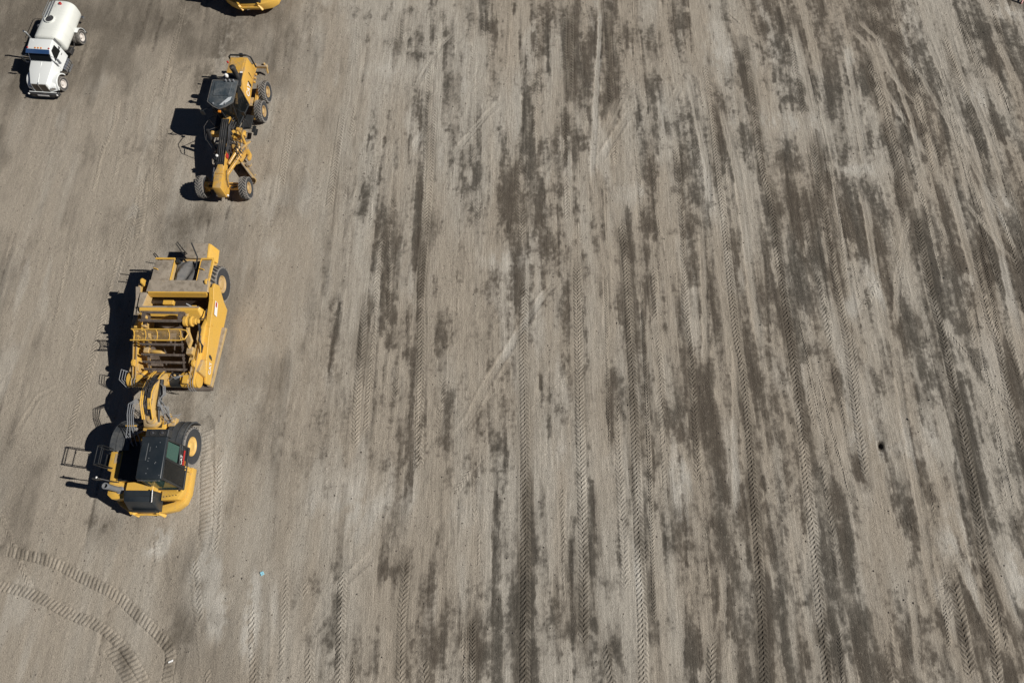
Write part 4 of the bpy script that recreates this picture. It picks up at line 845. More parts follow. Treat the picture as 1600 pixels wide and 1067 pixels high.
    gb = MB(); gb.lathe([(.02, .98), (.24, .98), (.24, 1.12), (.20, 1.14), (.20, 1.26), (.24, 1.28), (.24, 1.34), (.15, 1.36), (.15, 1.5), (.10, 1.52), (.10, 1.62), (.02, 1.63)], o=(0, 5.36, 2.66), n=22)
    gb.build('elevator_motor', 'yellow', t, 0, True)
    mh = MB()
    for k in range(4): mh.tube([(1.58, 5.30, 2.62), (1.66 + .03 * k, 5.0, 2.60), (1.62, 4.7 - .05 * k, 2.35), (1.72 + .02 * k, 4.35, 2.2), (1.66, 4.1, 1.96)], .027, 6)
    mh.tube([(1.60, 6.2, 2.1), (1.62, 5.7, 2.2), (1.55, 5.5, 2.5)], .03, 6)
    tag(mh.build('motor_hose', 'hose_black', t, 0, True), kind='stuff')
    mb2 = MB(); mb2.hexa([(1.06, 4.5, 2.2), (1.20, 4.1, 2.1), (1.42, 4.5, 2.4), (1.16, 5.1, 2.5), (1.06, 4.5, 2.44), (1.18, 4.2, 2.30), (1.36, 4.5, 2.52), (1.14, 5.0, 2.64)]); mb2.box(1.06, 1.36, 3.95, 4.30, 1.9, 2.22); mb2.box(1.10, 1.32, 3.6, 3.9, 1.7, 1.92)
    tag(mb2.build('motor_mount', 'yellow_dusty', t, .03), kind='stuff')
    # yellow guard basket over the elevator
    bk = MB(); z = 2.86
    bk.tube([(-1.25, 4.88, z), (.98, 4.88, z), (1.22, 4.83, z), (1.34, 4.66, z), (1.24, 4.42, z), (1.0, 4.36, z - .02), (-1.20, 4.36, z - .02)], .028, 7)
    for x in (-1.18, -.66, -.14, .40, .92): bk.tube([(x - .02, 4.88, z), (x, 4.80, z - .13), (x + .03, 4.62, z - .18), (x + .06, 4.44, z - .13), (x + .07, 4.36, z - .02)], .02, 6)
    bko = bk.build('guard_basket', 'yellow', t, 0, True)
    wm = MB()
    for k in range(46):
        x = -1.16 + k * .047; wm.tube([(x, 4.87, z - .02), (x + .02, 4.79, z - .145), (x + .05, 4.62, z - .19), (x + .08, 4.44, z - .145), (x + .09, 4.37, z - .03)], .006, 4)
    for (y, zz) in ((4.83, z - .10), (4.75, z - .165), (4.66, z - .19), (4.57, z - .19), (4.48, z - .165), (4.41, z - .10)): wm.tube([(-1.16, y, zz), (1.0, y, zz)], .006, 4)
    wm.build('wire_mesh', 'yellow_dusty', bko)
    for x in (-1.0, .9): MB().obox((x, 4.6, 2.1), (x, 4.62, z - .18), .06, .06).build('basket_leg', 'yellow', bko)
    # rear engine deck
    for xa, xb, k in ((-1.34, -.40, 0), (.86, 1.42, 1)):
        o = MB().hexa([(xa + .5 * (1 - k), 7.56, 1.2), (xb - .5 * k, 7.56, 1.2), (xb - .5 * k, 8.86, 1.2), (xa + .5 * (1 - k), 8.86, 1.2), (xa + .02, 7.56, 2.12), (xb - .03, 7.56, 2.12), (xb - .03, 8.80, 2.05), (xa + .02, 8.76, 2.05)]).build('rear_fender_box', 'dust_caked', t, .035, True, 2)
        e = MB(); e.obox((xa if k else xb, 7.6, 2.06), (xa if k else xb, 8.84, 2.0), .03, .14); e.obox((xa, 8.86, 2.02), (xb, 8.86, 2.02), .09, .09); e.build('box_edge', 'yellow', o, .01)
        hn = MB(); hn.tube([(xa + .08, 8.3, 2.08), (xa + .08, 8.3, 2.16), (xa + .26, 8.24, 2.16), (xa + .26, 8.24, 2.08)], .022, 6); hn.build('grab_handle', 'yellow', o)
    MB().obox((1.40, 7.55, 2.05), (1.43, 8.92, 2.0), .12, .10).build('fender_lip', 'yellow', t, .015)
    ek = MB(); nx, ny = 22, 22; V = []; Fc = []
    for j in range(ny):
        for i in range(nx):
            x = -.36 + 1.2 * i / (nx - 1); y = 7.56 + 1.3 * j / (ny - 1)
            u = x * 5.1; v = y * 4.3
            edge = min(i, nx - 1 - i, j, ny - 1 - j) / 3.0
            z = 1.86 + .09 * math.sin(u + math.sin(v * .8)) * math.cos(v * .6 + 1) + .05 * math.sin(2.3 * u - v) + rng.uniform(-.012, .012) - (.10 * (1 - min(1, edge)))
            V.append((x, y, z))
    for j in range(ny - 1):
        for i in range(nx - 1): k = j * nx + i; Fc.append((k, k + 1, k + nx + 1, k + nx))
    ek.add(V, Fc); base = len(ek.v); ek.build('engine_cover', 'tarp_grey', t, 0, True)
    MB().box(-.38, .86, 7.57, 8.80, 1.1, 1.72).build('rear_engine', 'black', t)
    ex = MB(); ex.tube([(.60, 8.35, 1.85), (.66, 8.95, 2.05), (.40, 9.55, 2.35)], .035, 8); ex.tube([(-.30, 8.86, 2.08), (.86, 8.82, 2.05)], .02, 6)
    ex.tube([(-.22, 8.72, 1.9), (-.22, 8.72, 2.12)], .09, 10)
    ex.build('rear_pipe', 'black', t, 0, True)
    # push block and rear frame
    MB().hexa([(-.55, 8.86, .55), (1.0, 8.86, .55), (.95, 9.45, .55), (-.40, 9.45, .55), (-.50, 8.86, 1.30), (.98, 8.86, 1.30), (.92, 9.45, 1.25), (-.38, 9.45, 1.25)]).build('push_frame', 'yellow_dusty', t, .03)
    MB().hexa([(-.34, 9.28, .75), (1.02, 9.28, .75), (1.00, 10.05, .75), (-.32, 10.05, .75), (-.34, 9.22, 1.42), (.80, 9.22, 1.42), (.74, 10.06, 1.42), (-.30, 10.06, 1.42)]).build('push_block', 'dust_caked', t, .03, True, 2)
    MB().hexa([(.80, 9.26, .78), (1.10, 9.26, .78), (1.06, 10.0, .78), (.76, 10.0, .78), (.80, 9.24, 1.44), (.90, 9.24, 1.40), (.88, 10.02, 1.40), (.74, 10.05, 1.44)]).build('push_block_cheek', 'yellow', t, .02)
    rl = MB(); rl.tube([(-.20, 9.45, 1.42), (-.22, 9.46, 1.7), (-.62, 9.92, 1.75), (-.70, 9.86, 1.72), (-.30, 9.36, 1.66), (-.26, 9.38, 1.40)], .022, 6); rl.build('rear_handrail', 'black', t, 0, True)
    for y in (8.60, 8.18): MB().tube([(-1.28, y, 2.0), (-1.76, y + .05, 2.06)], .022, 6).build('rear_light_arm', 'black', t)
    # decal on the draft arm
    letters('CAT', 'lettering', 'sticker_white', t, .30, (1.689, 3.42, .80), (.055, 1, .26), (0, 0, 1))
    MB().prism([(4.06, .95), (4.20, 1.05), (4.26, 1.27), (4.14, 1.34)], 1.803, 1.811, 'x').taper(1, .055).build('decal_swoosh', 'black', t)
    MB().prism([(6.1, 1.42), (6.75, 1.55), (6.75, 1.85), (6.1, 1.72)], 1.805, 1.812, 'x').build('warning_sticker', 'sticker_white', t)
    MB().prism([(6.5, 1.60), (6.72, 1.64), (6.72, 1.78), (6.5, 1.74)], 1.813, 1.817, 'x').build('warning_mark', 'red', t)
    return t
scr = make_scraper()
scr.location = (-15.86, 6.6, -.03); scr.rotation_euler = (0, 0, R(-.5))
tag(scr, 'yellow elevating scraper with black cab roof, parked alone below the grader, whole in view', 'scraper', 'yellow scrapers parked in the lot')
s2 = copy_tree(scr); s2.location = (-15.5, 35.72, -.03); s2.rotation_euler = (0, 0, R(1))
tag(s2, 'yellow scraper at the top edge, only its front bumper in view above the grader', 'scraper', 'yellow scrapers parked in the lot')

# ------------------------------------------------------------------ motor grader
def make_grader():
    t = empty('motor_grader')
    ms = wheel_meshes('grader', .60, .40, .30, 'rubber', 'tread_dusty', 'rim_dusty', 22, .12, .42)
    for y in (4.96, 6.30):
        for s in (1, -1): add_wheel(t, ms, (s * 1.14, y, .60), s, 0, rng.uniform(0, 6))
    for s in (1, -1): add_wheel(t, ms, (s * 1.13, 0, .60), s, R(3), rng.uniform(0, 6))
    for s in (1, -1):
        MB().prism([(4.5, .42), (6.75, .42), (6.85, .62), (6.6, .82), (4.65, .82), (4.4, .62)], min(s * .72, s * .92), max(s * .72, s * .92), 'x').build('tandem_case', 'grader_yellow', t, .03)
    MB().tube([(-.95, 5.63, .62), (.95, 5.63, .62)], .14, 14).build('rear_axle', 'black', t, 0, True)
    # nose block
    nb = MB(); nb.hexa([(-.20, -.64, .62), (.26, -.64, .62), (.28, .20, .7), (-.22, .20, .7), (-.19, -.60, 1.46), (.23, -.60, 1.46), (.24, .20, 1.54), (-.20, .20, 1.54)])
    nb.build('nose_block', 'grader_yellow', t, .02, True, 2)
    nb = MB(); nb.hexa([(-.24, .22, .7), (.24, .22, .7), (.17, .74, .8), (-.17, .74, .8), (-.20, .22, 1.54), (.24, .22, 1.54), (.15, .76, 1.56), (-.11, .76, 1.56)])
    nb.build('frame_nose', 'grader_yellow', t, .02, True, 2)
    for s in (1, -1):
        MB().lathe([(.02, -.03), (.07, -.02), (.07, .04), (.02, .05)], o=(s * .26, -.52, .62), ax='y', n=12).build('headlight', 'sticker_white', t)
        MB().prism([(-.55, .5), (-.1, .55), (0, .9), (-.5, .95)], s * .255 - .02, s * .255 + .02, 'x').build('nose_side_plate', 'grader_yellow', t)
    MB().tube([(.30, .55, 1.35), (.33, .1, 1.2), (.34, -.15, .85)], .022, 6).build('front_hose', 'hose_black', t)
    MB().tube([(-.32, .62, 1.45), (-.36, -.05, 1.28)], .03, 8).build('lean_cylinder', 'chrome', t, 0, True)
    ax_ = MB(); ax_.obox((-1.0, 0, .60), (1.0, 0, .60), .20, .22); ax_.obox((-.95, .16, .78), (.95, .16, .78), .07, .07)
    ax_.build('front_axle', 'grader_yellow', t, .03)
    for s in (1, -1):
        MB().obox((s * .40, -.08, .72), (s * .85, .02, .70), .10, .10).build('steering_cylinder', 'hose_black', t)
        MB().box(s * .86 - .08, s * .86 + .08, -.16, .16, .42, .86).build('wheel_knuckle', 'grader_yellow', t, .02)
    # main frame: yellow sides under a black top plate
    MB().prism([(.5, 1.0), (.5, 1.44), (1.2, 1.60), (2.4, 1.86), (3.3, 1.95), (3.9, 1.85), (3.9, 1.35), (3.2, 1.5), (2.4, 1.42), (1.3, 1.16)], -.18, .20, 'x').build('main_frame', 'grader_yellow', t, .02)
    tp = MB()
    for (a, za), (b, zb) in (((.72, 1.51), (1.2, 1.615)), ((1.2, 1.615), (2.4, 1.875)), ((2.4, 1.875), (3.3, 1.965))): tp.obox((0, a, za), (0, b, zb), .40, .025)
    tp.build('frame_top_plate', 'deck_black', t)
    lk = MB()
    for k in range(3): lk.tube([(-.10 + .1 * k, .9, 1.58), (-.10 + .1 * k, 2.0, 1.83), (-.1 + .1 * k, 3.2, 2.0)], .025, 6)
    tag(lk.build('frame_hose', 'hose_black', t, 0, True), kind='stuff')
    MB().lathe([(.01, -.07), (.055, -.05), (.075, 0), (.055, .05), (.01, .07)], o=(-.16, 1.16, 1.74), ax='z', n=14).build('white_dome', 'sticker_white', t, 0, True)
    MB().box(-.34, -.20, 1.0, 1.3, 1.45, 1.64).build('camera_box', 'black', t, .02)
    MB().box(.21, .27, 1.22, 1.46, 1.36, 1.58).build('red_reflector', 'red', t, .01); MB().box(.215, .255, 1.8, 2.0, 1.5, 1.62).build('white_plate', 'sticker_white', t)
    # saddle with lift cylinders
    for s in (1, -1):
        sd = MB(); sd.hexa([(s * .2, 2.55, 1.35), (s * .78, 2.62, 1.25), (s * .78, 2.90, 1.25), (s * .2, 3.0, 1.35), (s * .2, 2.6, 1.62), (s * .72, 2.66, 1.48), (s * .72, 2.86, 1.48), (s * .2, 2.95, 1.62)]); sd.build('lift_saddle', 'grader_yellow', t, .03)
        MB().lathe([(.03, -.10), (.14, -.10), (.14, .10), (.03, .10)], o=(s * .80, 2.76, 1.40), ax='y', n=14).build('saddle_pivot', 'grader_yellow', t, 0, True)
        cy = MB(); cy.tube([(s * .84, 2.62, 1.92), (s * .86, 2.42, 1.05)], .075, 12); cy.tube([(s * .86, 2.42, 1.05), (s * .80, 2.25, .72)], .035, 8)
        cy.build('lift_cylinder', 'hose_black' if s < 0 else 'grader_yellow', t, 0, True)
        MB().tube([(s * .92, 3.3, 1.9), (s * 1.02, 2.75, 2.0), (s * .94, 2.2, 1.8), (s * .7, 1.9, 1.2)], .018, 6).build('lift_hose', 'hose_black', t, 0, True)
    cl = MB()
    for k in range(16):
        x, y, z = rng.uniform(.25, .75), rng.uniform(2.0, 3.2), rng.uniform(.95, 1.45)
        cl.box(x - .07, x + .07, y - .08, y + .08, z - .08, z + .08)
    for k in range(10):
        x, y = rng.uniform(.22, .5), rng.uniform(2.2, 3.2)
        cl.tube([(x, y, 1.4), (x + rng.uniform(.05, .25), y - .2, 1.5), (x + rng.uniform(.1, .3), y - .6, 1.2)], .02, 6)
    cl.m = 1
    for k in range(14):
        x, y = rng.uniform(.22, .6), rng.uniform(1.9, 3.2)
        cl.tube([(x, y, 1.42), (x + rng.uniform(.05, .2), y - .25, 1.55), (x + rng.uniform(.1, .35), y - .5, 1.2)], .022, 6)
    tag(cl.build('hydraulic_fittings', ['grader_yellow', 'hose_black'], t), kind='stuff')
    sh = MB()
    for k in range(9):
        z = 1.28 + .06 * k; y0_ = 1.3 + .12 * (k % 4)
        sh.tube([(.235, y0_, z - .05), (.26 + .02 * (k % 3), 2.1, z + .12), (.25, 2.8, z + .22), (.30 + .05 * (k % 3), 3.4, z + .2)], .024, 6)
    for k in range(6):
        y = 1.7 + .28 * k; sh.box(.22, .36, y, y + .14, 1.42 + .06 * k, 1.56 + .06 * k)
    tag(sh.build('side_hoses', 'hose_black', t, 0, True), kind='stuff')
    # drawbar, circle and moldboard
    db = MB(); db.obox((0, .35, .80), (-.62, 1.9, .80), .14, .16); db.build('drawbar', 'grader_yellow', t, .02)
    MB().obox((.08, .55, .84), (.66, 2.0, .86), .15, .16).build('drawbar', 'grader_yellow', t, .02)
    MB().obox((.30, .98, 1.28), (.74, 2.02, 1.40), .13, .12).build('centre_shift_link', 'grader_yellow', t, .02)
    MB().lathe([(.72, .62), (.86, .62), (.86, .76), (.72, .76)], o=(.05, 2.2, 0), ax='z', n=40, cap=False).build('circle_ring', 'yellow_dusty', t, 0, True)
    MB().box(-.5, .6, 2.05, 2.35, .70, .86).build('circle_bridge', 'grader_yellow', t, .03)
    bt = empty('blade_pivot')
    bt.parent = None
    e0 = Vector((1.44, .72, 0)); e1 = Vector((-.42, 3.05, 0)); d = (e1 - e0).normalized(); nrm = Vector((-d.y, d.x, 0))
    if nrm.y > 0: nrm = -nrm
    prof = [(.20, .06), (.08, .16), (.02, .30), (.04, .46), (.14, .62)]
    mb = MB(); V = []
    for e in (e0, e1):
        for (q, z) in prof: p = e + nrm * q; V.append((p.x, p.y, z))
        for (q, z) in prof[::-1]: p = e + nrm * (q - .05); V.append((p.x, p.y, z + .005))
    n = 2 * len(prof); mb.add(V, [list(range(n)), list(range(2 * n - 1, n - 1, -1))] + [(i, (i + 1) % n, n + (i + 1) % n, n + i) for i in range(n)])
    mb.build('moldboard', 'dust_caked', t, 0, True)
    bpy.data.objects.remove(bt)
    p0 = e0 + nrm * .21; p1 = e1 + nrm * .21; MB().obox((p0.x, p0.y, .06), (p1.x, p1.y, .06), .03, .12).build('cutting_edge', 'steel_dark', t)
    b0 = e0 - nrm * .10 + d * .15; b1 = e0 - nrm * .10 + d * 2.3; MB().obox((b0.x, b0.y, .46), (b1.x, b1.y, .46), .10, .12).build('slide_rail', 'dust_caked', t, .01)
    # blade end plate with rounded hook shape
    hk = MB(); hk.prism([(.62, 1.95), (.80, 2.25), (1.02, 2.22), (1.16, 2.0), (1.16, 1.72), (1.06, 1.60), (.98, 1.66), (1.02, 1.84), (.92, 1.96), (.80, 1.84), (.66, 1.50), (.56, 1.56)], .66, .88); hk.build('blade_arm', 'grader_yellow', t, .03, True, 2)
    MB().lathe([(.02, .62), (.12, .62), (.12, .72), (.02, .72)], o=(1.10, 1.42, 0), ax='z', n=14).build('blade_pivot', 'dust_caked', t, 0, True)
    MB().obox((.62, 2.1, 1.02), (1.10, 2.6, 1.10), .12, .10).build('side_shift_bracket', 'yellow_dusty', t, .02)
    # cab
    top = [(.0, 3.30), (.58, 3.68), (.60, 4.98), (-.56, 4.98), (-.58, 3.68)]; bot = [(.0, 3.46), (.34, 3.62), (.62, 4.98), (-.60, 4.98), (-.36, 3.62)]
    cb = MB()
    for (x, y), (u, v) in zip(bot, top): cb.obox((x, y, 1.05), (u, v, 2.78), .075, .075)
    for a in range(5):
        b = (a + 1) % 5
        cb.obox((*bot[a], 1.08), (*bot[b], 1.08), .06, .10); cb.obox((*top[a], 2.74), (*top[b], 2.74), .06, .08)
    cab = cb.build('cab', 'black', t, .01)
    for a in range(5):
        b = (a + 1) % 5
        q = [Vector((*bot[a], 1.14)), Vector((*bot[b], 1.14)), Vector((*top[b], 2.70)), Vector((*top[a], 2.70))]
        nn = (q[1] - q[0]).cross(q[3] - q[0]).normalized() * .006
        MB().hexa([p - nn for p in q] + [p + nn for p in q]).build('window', 'glass_dark', cab)
    MB().prism([(x * .95, y) for x, y in bot], 1.06, 1.12).build('cab_floor', 'deck_black', cab)
    st = MB(); st.box(-.24, .24, 4.2, 4.7, 1.12, 1.55); st.obox((0, 4.70, 1.5), (0, 4.84, 2.15), .44, .12); st.build('seat', 'seat', cab, .04)
    MB().obox((0, 3.62, 1.12), (0, 3.85, 1.75), .16, .10).build('steering_console', 'black', cab, .02)
    ro = [(.0, 3.22), (.30, 3.36), (.66, 3.66), (.68, 5.04), (-.64, 5.04), (-.66, 3.66), (-.30, 3.36)]
    rf = MB().frustum(ro, 2.78, [(x * .94, 4.1 + (y - 4.1) * .95) for x, y in ro], 2.89).build('cab_roof', 'roof_grey', t, .02, True, 2)
    MB().prism([(-.42, 4.0), (.42, 4.0), (.46, 4.86), (-.46, 4.86)], 2.89, 2.93).build('roof_panel', 'roof_grey', rf, .02)
    MB().prism([(.02, 3.40), (.20, 3.44), (.52, 3.74), (.56, 3.95), (.40, 3.90)], 2.892, 2.91).build('roof_dust_patch', 'tarp_white', rf)
    rm = MB()
    for (x, y), (u, v) in zip(ro, ro[1:] + ro[:1]): rm.obox((x, y, 2.84), (u, v, 2.84), .035, .05)
    rm.build('roof_trim', 'tarp_grey', rf)
    for x in (-.34, .34): MB().lathe([(.05, 2.89), (.05, 2.94), (.02, 2.95)], o=(x * .9, 3.50 + .0, 0), ax='z', n=10).build('roof_lamp', 'hose_grey', rf)
    MB().box(-.07, .07, 3.10, 3.22, 2.66, 2.76).build('beacon', 'amber', t, .02)
    ra = MB()
    for k in range(3): ra.lathe([(.05, 2.89), (.05, 3.0), (.02, 3.02)], o=(.1 + .2 * k, 4.95, 0), ax='z', n=8)
    tag(ra.build('roof_vents', 'hose_grey', rf), kind='stuff')
    # steps, platform and mirrors on both sides
    for s in (1, -1):
        MB().prism([(s * .36, 3.35), (s * .98, 3.45), (s * 1.0, 4.30), (s * .60, 4.35)], 1.0, 1.06).build('platform', 'deck_black', t, .01)
        lp = MB()
        for z in (.45, .72): lp.box(min(s * .90, s * 1.10), max(s * .90, s * 1.10), 3.45, 3.85, z, z + .03)
        for y in (3.45, 3.85): lp.tube([(s * 1.0, y, .42), (s * 1.0, y, 1.05)], .02, 6)
        lp.build('step_ladder', 'black', t)
        MB().tube([(s * .95, 3.45, 1.05), (s * .98, 3.42, 1.75), (s * .80, 3.50, 1.85), (s * .62, 3.60, 1.75)], .02, 6).build('handrail', 'hose_black', t, 0, True)
        mo = MB().tube([(s * .58, 3.62, 2.5), (s * .95, 3.40, 2.52), (s * 1.05, 3.36, 2.45)], .018, 6).build('mirror_arm', 'black', t, 0, True)
        MB().box(s * 1.05 - .10, s * 1.05 + .10, 3.33, 3.38, 2.20, 2.50).build('mirror', 'black', mo, .01)
    MB().tube([(-.50, 3.3, 1.4), (-.95, 2.7, 1.75), (-1.0, 2.2, 1.6)], .02, 6).build('work_light_arm', 'hose_black', t, 0, True)
    # engine hood
    hd = MB(); hd.add([(-.60, 5.02, 1.02), (.66, 5.02, 1.02), (.60, 7.42, 1.10), (-.54, 7.42, 1.10), (-.46, 5.75, 2.08), (.52, 5.75, 2.08), (.50, 7.34, 2.06), (-.44, 7.34, 2.06), (-.56, 5.02, 1.62), (.62, 5.02, 1.62)],
        [(0, 1, 9, 8), (8, 9, 5, 4), (4, 5, 6, 7), (7, 6, 2, 3), (1, 2, 6, 5, 9), (0, 8, 4, 7, 3), (0, 3, 2, 1)])
    hd.build('engine_hood', 'grader_yellow', t, .04, True, 2)
    MB().box(-.44, .46, 5.40, 6.22, 1.95, 2.115).build('intake_deck', 'deck_black', t, .02)
    MB().prism([(-.34, 6.40), (.38, 6.40), (.40, 7.24), (-.36, 7.24)], 2.07, 2.095).build('hood_panel', 'grader_yellow', t, .012)
    MB().obox((.585, 6.6, 1.75), (.60, 6.6, 1.2), .02, .02).build('hood_seam', 'black', t)
    tr = MB(); tr.tube([(.66, 7.46, 1.2), (.62, 7.46, 1.95), (.46, 7.42, 2.12), (-.42, 7.42, 2.12), (-.56, 7.46, 1.95), (-.60, 7.46, 1.2)], .045, 8); tr.build('rear_trim', 'black', t, 0, True)
    MB().box(.02, .22, 7.42, 7.60, 1.95, 2.12).build('rear_camera_box', 'hose_black', t, .03)
    MB().lathe([(.02, 2.05), (.14, 2.05), (.14, 2.72), (.16, 2.78), (.14, 2.90), (.05, 2.96)], o=(.24, 5.92, 0), ax='z', n=18).build('exhaust_stack', 'hose_black', t, 0, True)
    MB().lathe([(.07, 2.05), (.07, 2.55), (.02, 2.56)], o=(-.10, 5.55, 0), ax='z', n=12).build('intake_pipe', 'black', t, 0, True)
    MB().lathe([(.08, 2.55), (.10, 2.60), (.10, 2.66), (.06, 2.74), (.01, 2.76)], o=(-.10, 5.55, 0), ax='z', n=16).build('air_precleaner', 'sticker_white', t, 0, True)
    MB().box(.30, .44, 6.22, 6.32, 2.10, 2.112).build('warning_sticker', 'sticker_white', t); MB().lathe([(.03, 2.08), (.05, 2.1), (.05, 2.2), (.01, 2.22)], o=(-.46, 6.9, 0), ax='z', n=10).build('tail_light', 'red', t)
    MB().tube([(-.48, 5.8, 2.1), (-.62, 5.7, 2.3), (-.70, 5.55, 2.28)], .02, 6).build('antenna', 'hose_black', t)
    letters('CAT', 'lettering', 'sticker_white', t, .40, (.665, 5.28, 1.30), (-.045, 1, .03), (-.13, 0, .75))
    sw = MB(); sw.hexa([(.655, 5.98, 1.28), (.675, 5.98, 1.28), (.67, 6.10, 1.36), (.65, 6.10, 1.36), (.60, 6.08, 1.62), (.62, 6.08, 1.62), (.615, 6.14, 1.62), (.595, 6.14, 1.62)]); sw.build('decal_swoosh', 'black', t)
    # fenders and rear ripper
    MB().box(.60, .80, 4.95, 5.5, 1.0, 1.06).build('fender_plate', 'yellow_dusty', t, .01)
    for k in range(3): MB().box(.62, .74, 6.45 + .26 * k, 6.58 + .26 * k, 1.05, 1.16).build('tool_hook', 'grader_yellow', t, .015)
    rp = MB(); rp.obox((-.9, 7.98, .72), (1.05, 7.98, .72), .20, .20); rp.build('ripper_beam', 'dust_caked', t, .02)
    for x in (-.35, .38):
        MB().prism([(7.40, .7), (7.40, 1.25), (7.66, 1.15), (8.06, .85), (8.06, .6)], x - .05, x + .05, 'x').build('ripper_link', 'grader_yellow', t, .015)
        MB().tube([(x * .6, 7.45, 1.35), (x * .6, 7.98, .86)], .055, 10).build('ripper_cylinder', 'hose_black', t, 0, True)
    for x in (-.75, .08, .92): MB().prism([(7.92, .95), (8.06, .95), (8.14, .5), (8.02, .26), (7.90, .22), (8.0, .5)], x - .04, x + .04, 'x').build('ripper_shank', 'yellow_dusty', t, .01)
    return t
paint('tarp_white', (.50, .53, .55), .6, .2)
grd = make_grader()
grd.location = (-15.12, 20.43, -.025); grd.rotation_euler = (0, 0, R(-1.6))
tag(grd, 'yellow motor grader with six tyres and an angled blade under its black-topped frame', 'grader')

# ------------------------------------------------------------------ white water truck
def make_truck():
    t = empty('water_truck')
    ms = wheel_meshes('truck', .52, .30, .30, 'rubber_truck', 'tread_dusty', 'wheel_white', 30, .12, .35, False)
    md = wheel_meshes('truckdual', .52, .30, .30, 'rubber_truck', 'tread_dusty', 'wheel_white', 30, .15, .30, False)
    for s in (1, -1):
        add_wheel(t, ms, (s * 1.03, 0, .52), s, R(-5), rng.uniform(0, 6))
        add_wheel(t, md, (s * 1.05, 4.55, .52), s, 0, rng.uniform(0, 6)); add_wheel(t, md, (s * .72, 4.55, .52), s, 0, 0)
    for s in (1, -1): MB().box(s * .42 - .05, s * .42 + .05, -.9, 6.3, .62, .86).build('chassis_rail', 'black', t)
    for y in (0, 4.55): MB().tube([(-.9, y, .5), (.9, y, .5)], .08, 10).build('axle', 'black', t, 0, True)
    # hood narrowing to the grille
    lo = [(-.98, .95), (-1.0, .2), (-.72, -.70), (-.62, -.92), (.62, -.92), (.72, -.70), (1.0, .2), (.98, .95)]
    hd = MB(); hd.add([(-.92, .95, .9), (-.92, .2, .9), (-.70, -.90, .72), (.70, -.90, .72), (.92, .2, .9), (.92, .95, .9),
                       (-.88, .95, 1.78), (-.84, .2, 1.66), (-.62, -.84, 1.34), (.62, -.84, 1.34), (.84, .2, 1.66), (.88, .95, 1.78)],
        [(5, 4, 3, 2, 1, 0), (6, 7, 10, 11), (7, 8, 9, 10), (0, 1, 7, 6), (1, 2, 8, 7), (2, 3, 9, 8), (3, 4, 10, 9), (4, 5, 11, 10), (5, 0, 6, 11)])
    hd.build('hood', 'white', t, .07, True, 3)
    MB().obox((0, .85, 1.79), (0, -.75, 1.40), .05, .03).build('hood_crease', 'white', t, .01)
    gl = MB(); gl.hexa([(-.58, -.98, .62), (.58, -.98, .62), (.60, -.86, .62), (-.60, -.86, .62), (-.54, -.90, 1.28), (.54, -.90, 1.28), (.54, -.80, 1.31), (-.54, -.80, 1.31)])
    go = gl.build('grille', 'grille', t, .02); MB().hexa([(-.025, -1.0, .60), (.025, -1.0, .60), (.025, -.9, .60), (-.025, -.9, .60), (-.025, -.93, 1.36), (.025, -.93, 1.36), (.025, -.78, 1.40), (-.025, -.78, 1.40)]).build('grille_bar', 'chrome', go)
    for s in (-1, 1): MB().obox((s * .60, -.965, .60), (s * .555, -.885, 1.31), .04, .05).build('grille_edge', 'chrome', go)
    for s in (1, -1):
        # flared front fender
        o_ = arc((0, .52), .76, 172, 12, 14); i_ = arc((0, .52), .66, 172, 12, 14)
        fp = MB(); fp.prism(o_ + i_[::-1], min(s * .60, s * 1.17), max(s * .60, s * 1.17), 'x'); fp.build('front_fender', 'white', t, .04, True, 3)
        MB().hexa([(s * .55, -1.02, .60), (s * 1.06, -.74, .60), (s * 1.10, -.45, .60), (s * .60, -.60, .60), (s * .55, -.92, 1.04), (s * 1.0, -.66, 1.02), (s * 1.06, -.42, 1.10), (s * .60, -.50, 1.24)]).build('fender_front', 'white', t, .05, True, 3)
        MB().hexa([(s * .70, -.975, .78), (s * .99, -.80, .78), (s * .99, -.74, .78), (s * .70, -.90, .78), (s * .69, -.935, .98), (s * .96, -.77, .98), (s * .96, -.70, .98), (s * .69, -.87, .98)]).build('headlight', 'chrome', t, .01)
        MB().lathe([(.01, -.06), (.06, -.05), (.07, 0), (.01, .02)], o=(s * 1.08, -1.15, .60), ax='y', n=10).build('fog_lamp', 'sticker_white', t)
    bm_ = MB(); bm_.prism([(-1.16, -.85), (-1.12, -1.08), (-.7, -1.20), (.7, -1.20), (1.12, -1.08), (1.16, -.85), (.9, -.98), (-.9, -.98)], .34, .64); bm_.build('bumper', 'hose_black', t, .03)
    MB().box(-.42, .42, -1.222, -1.20, .46, .57).build('licence_plate', 'sticker_white', t)
    MB().obox((-1.05, -1.02, .68), (1.05, -1.02, .68), .06, .06).build('bumper_cap', 'white', t, .02)
    # cab
    cb = MB(); cb.add([(-.98, .82, .85), (.98, .82, .85), (.98, 2.35, .85), (-.98, 2.35, .85), (-.90, .90, 1.80), (.90, .90, 1.80), (.86, 1.36, 2.46), (-.86, 1.36, 2.46), (-.88, 2.28, 2.56), (.88, 2.28, 2.56), (.96, 2.35, 1.7), (-.96, 2.35, 1.7), (.97, .86, 1.5), (-.97, .86, 1.5)],
        [(3, 2, 1, 0), (0, 1, 12, 5, 4, 13), (4, 5, 6, 7), (7, 6, 9, 8), (8, 9, 10, 11), (11, 10, 2, 3), (1, 2, 10, 9, 6, 5, 12), (0, 13, 4, 7, 8, 11, 3)])
    cab = cb.build('cab', 'white', t, .06, True, 3)
    MB().hexa([(-.80, .86, 1.83), (.80, .86, 1.83), (.80, .93, 1.83), (-.80, .93, 1.83), (-.78, 1.24, 2.36), (.78, 1.24, 2.36), (.78, 1.32, 2.36), (-.78, 1.32, 2.36)]).build('windshield', 'glass_dark', cab, .02)
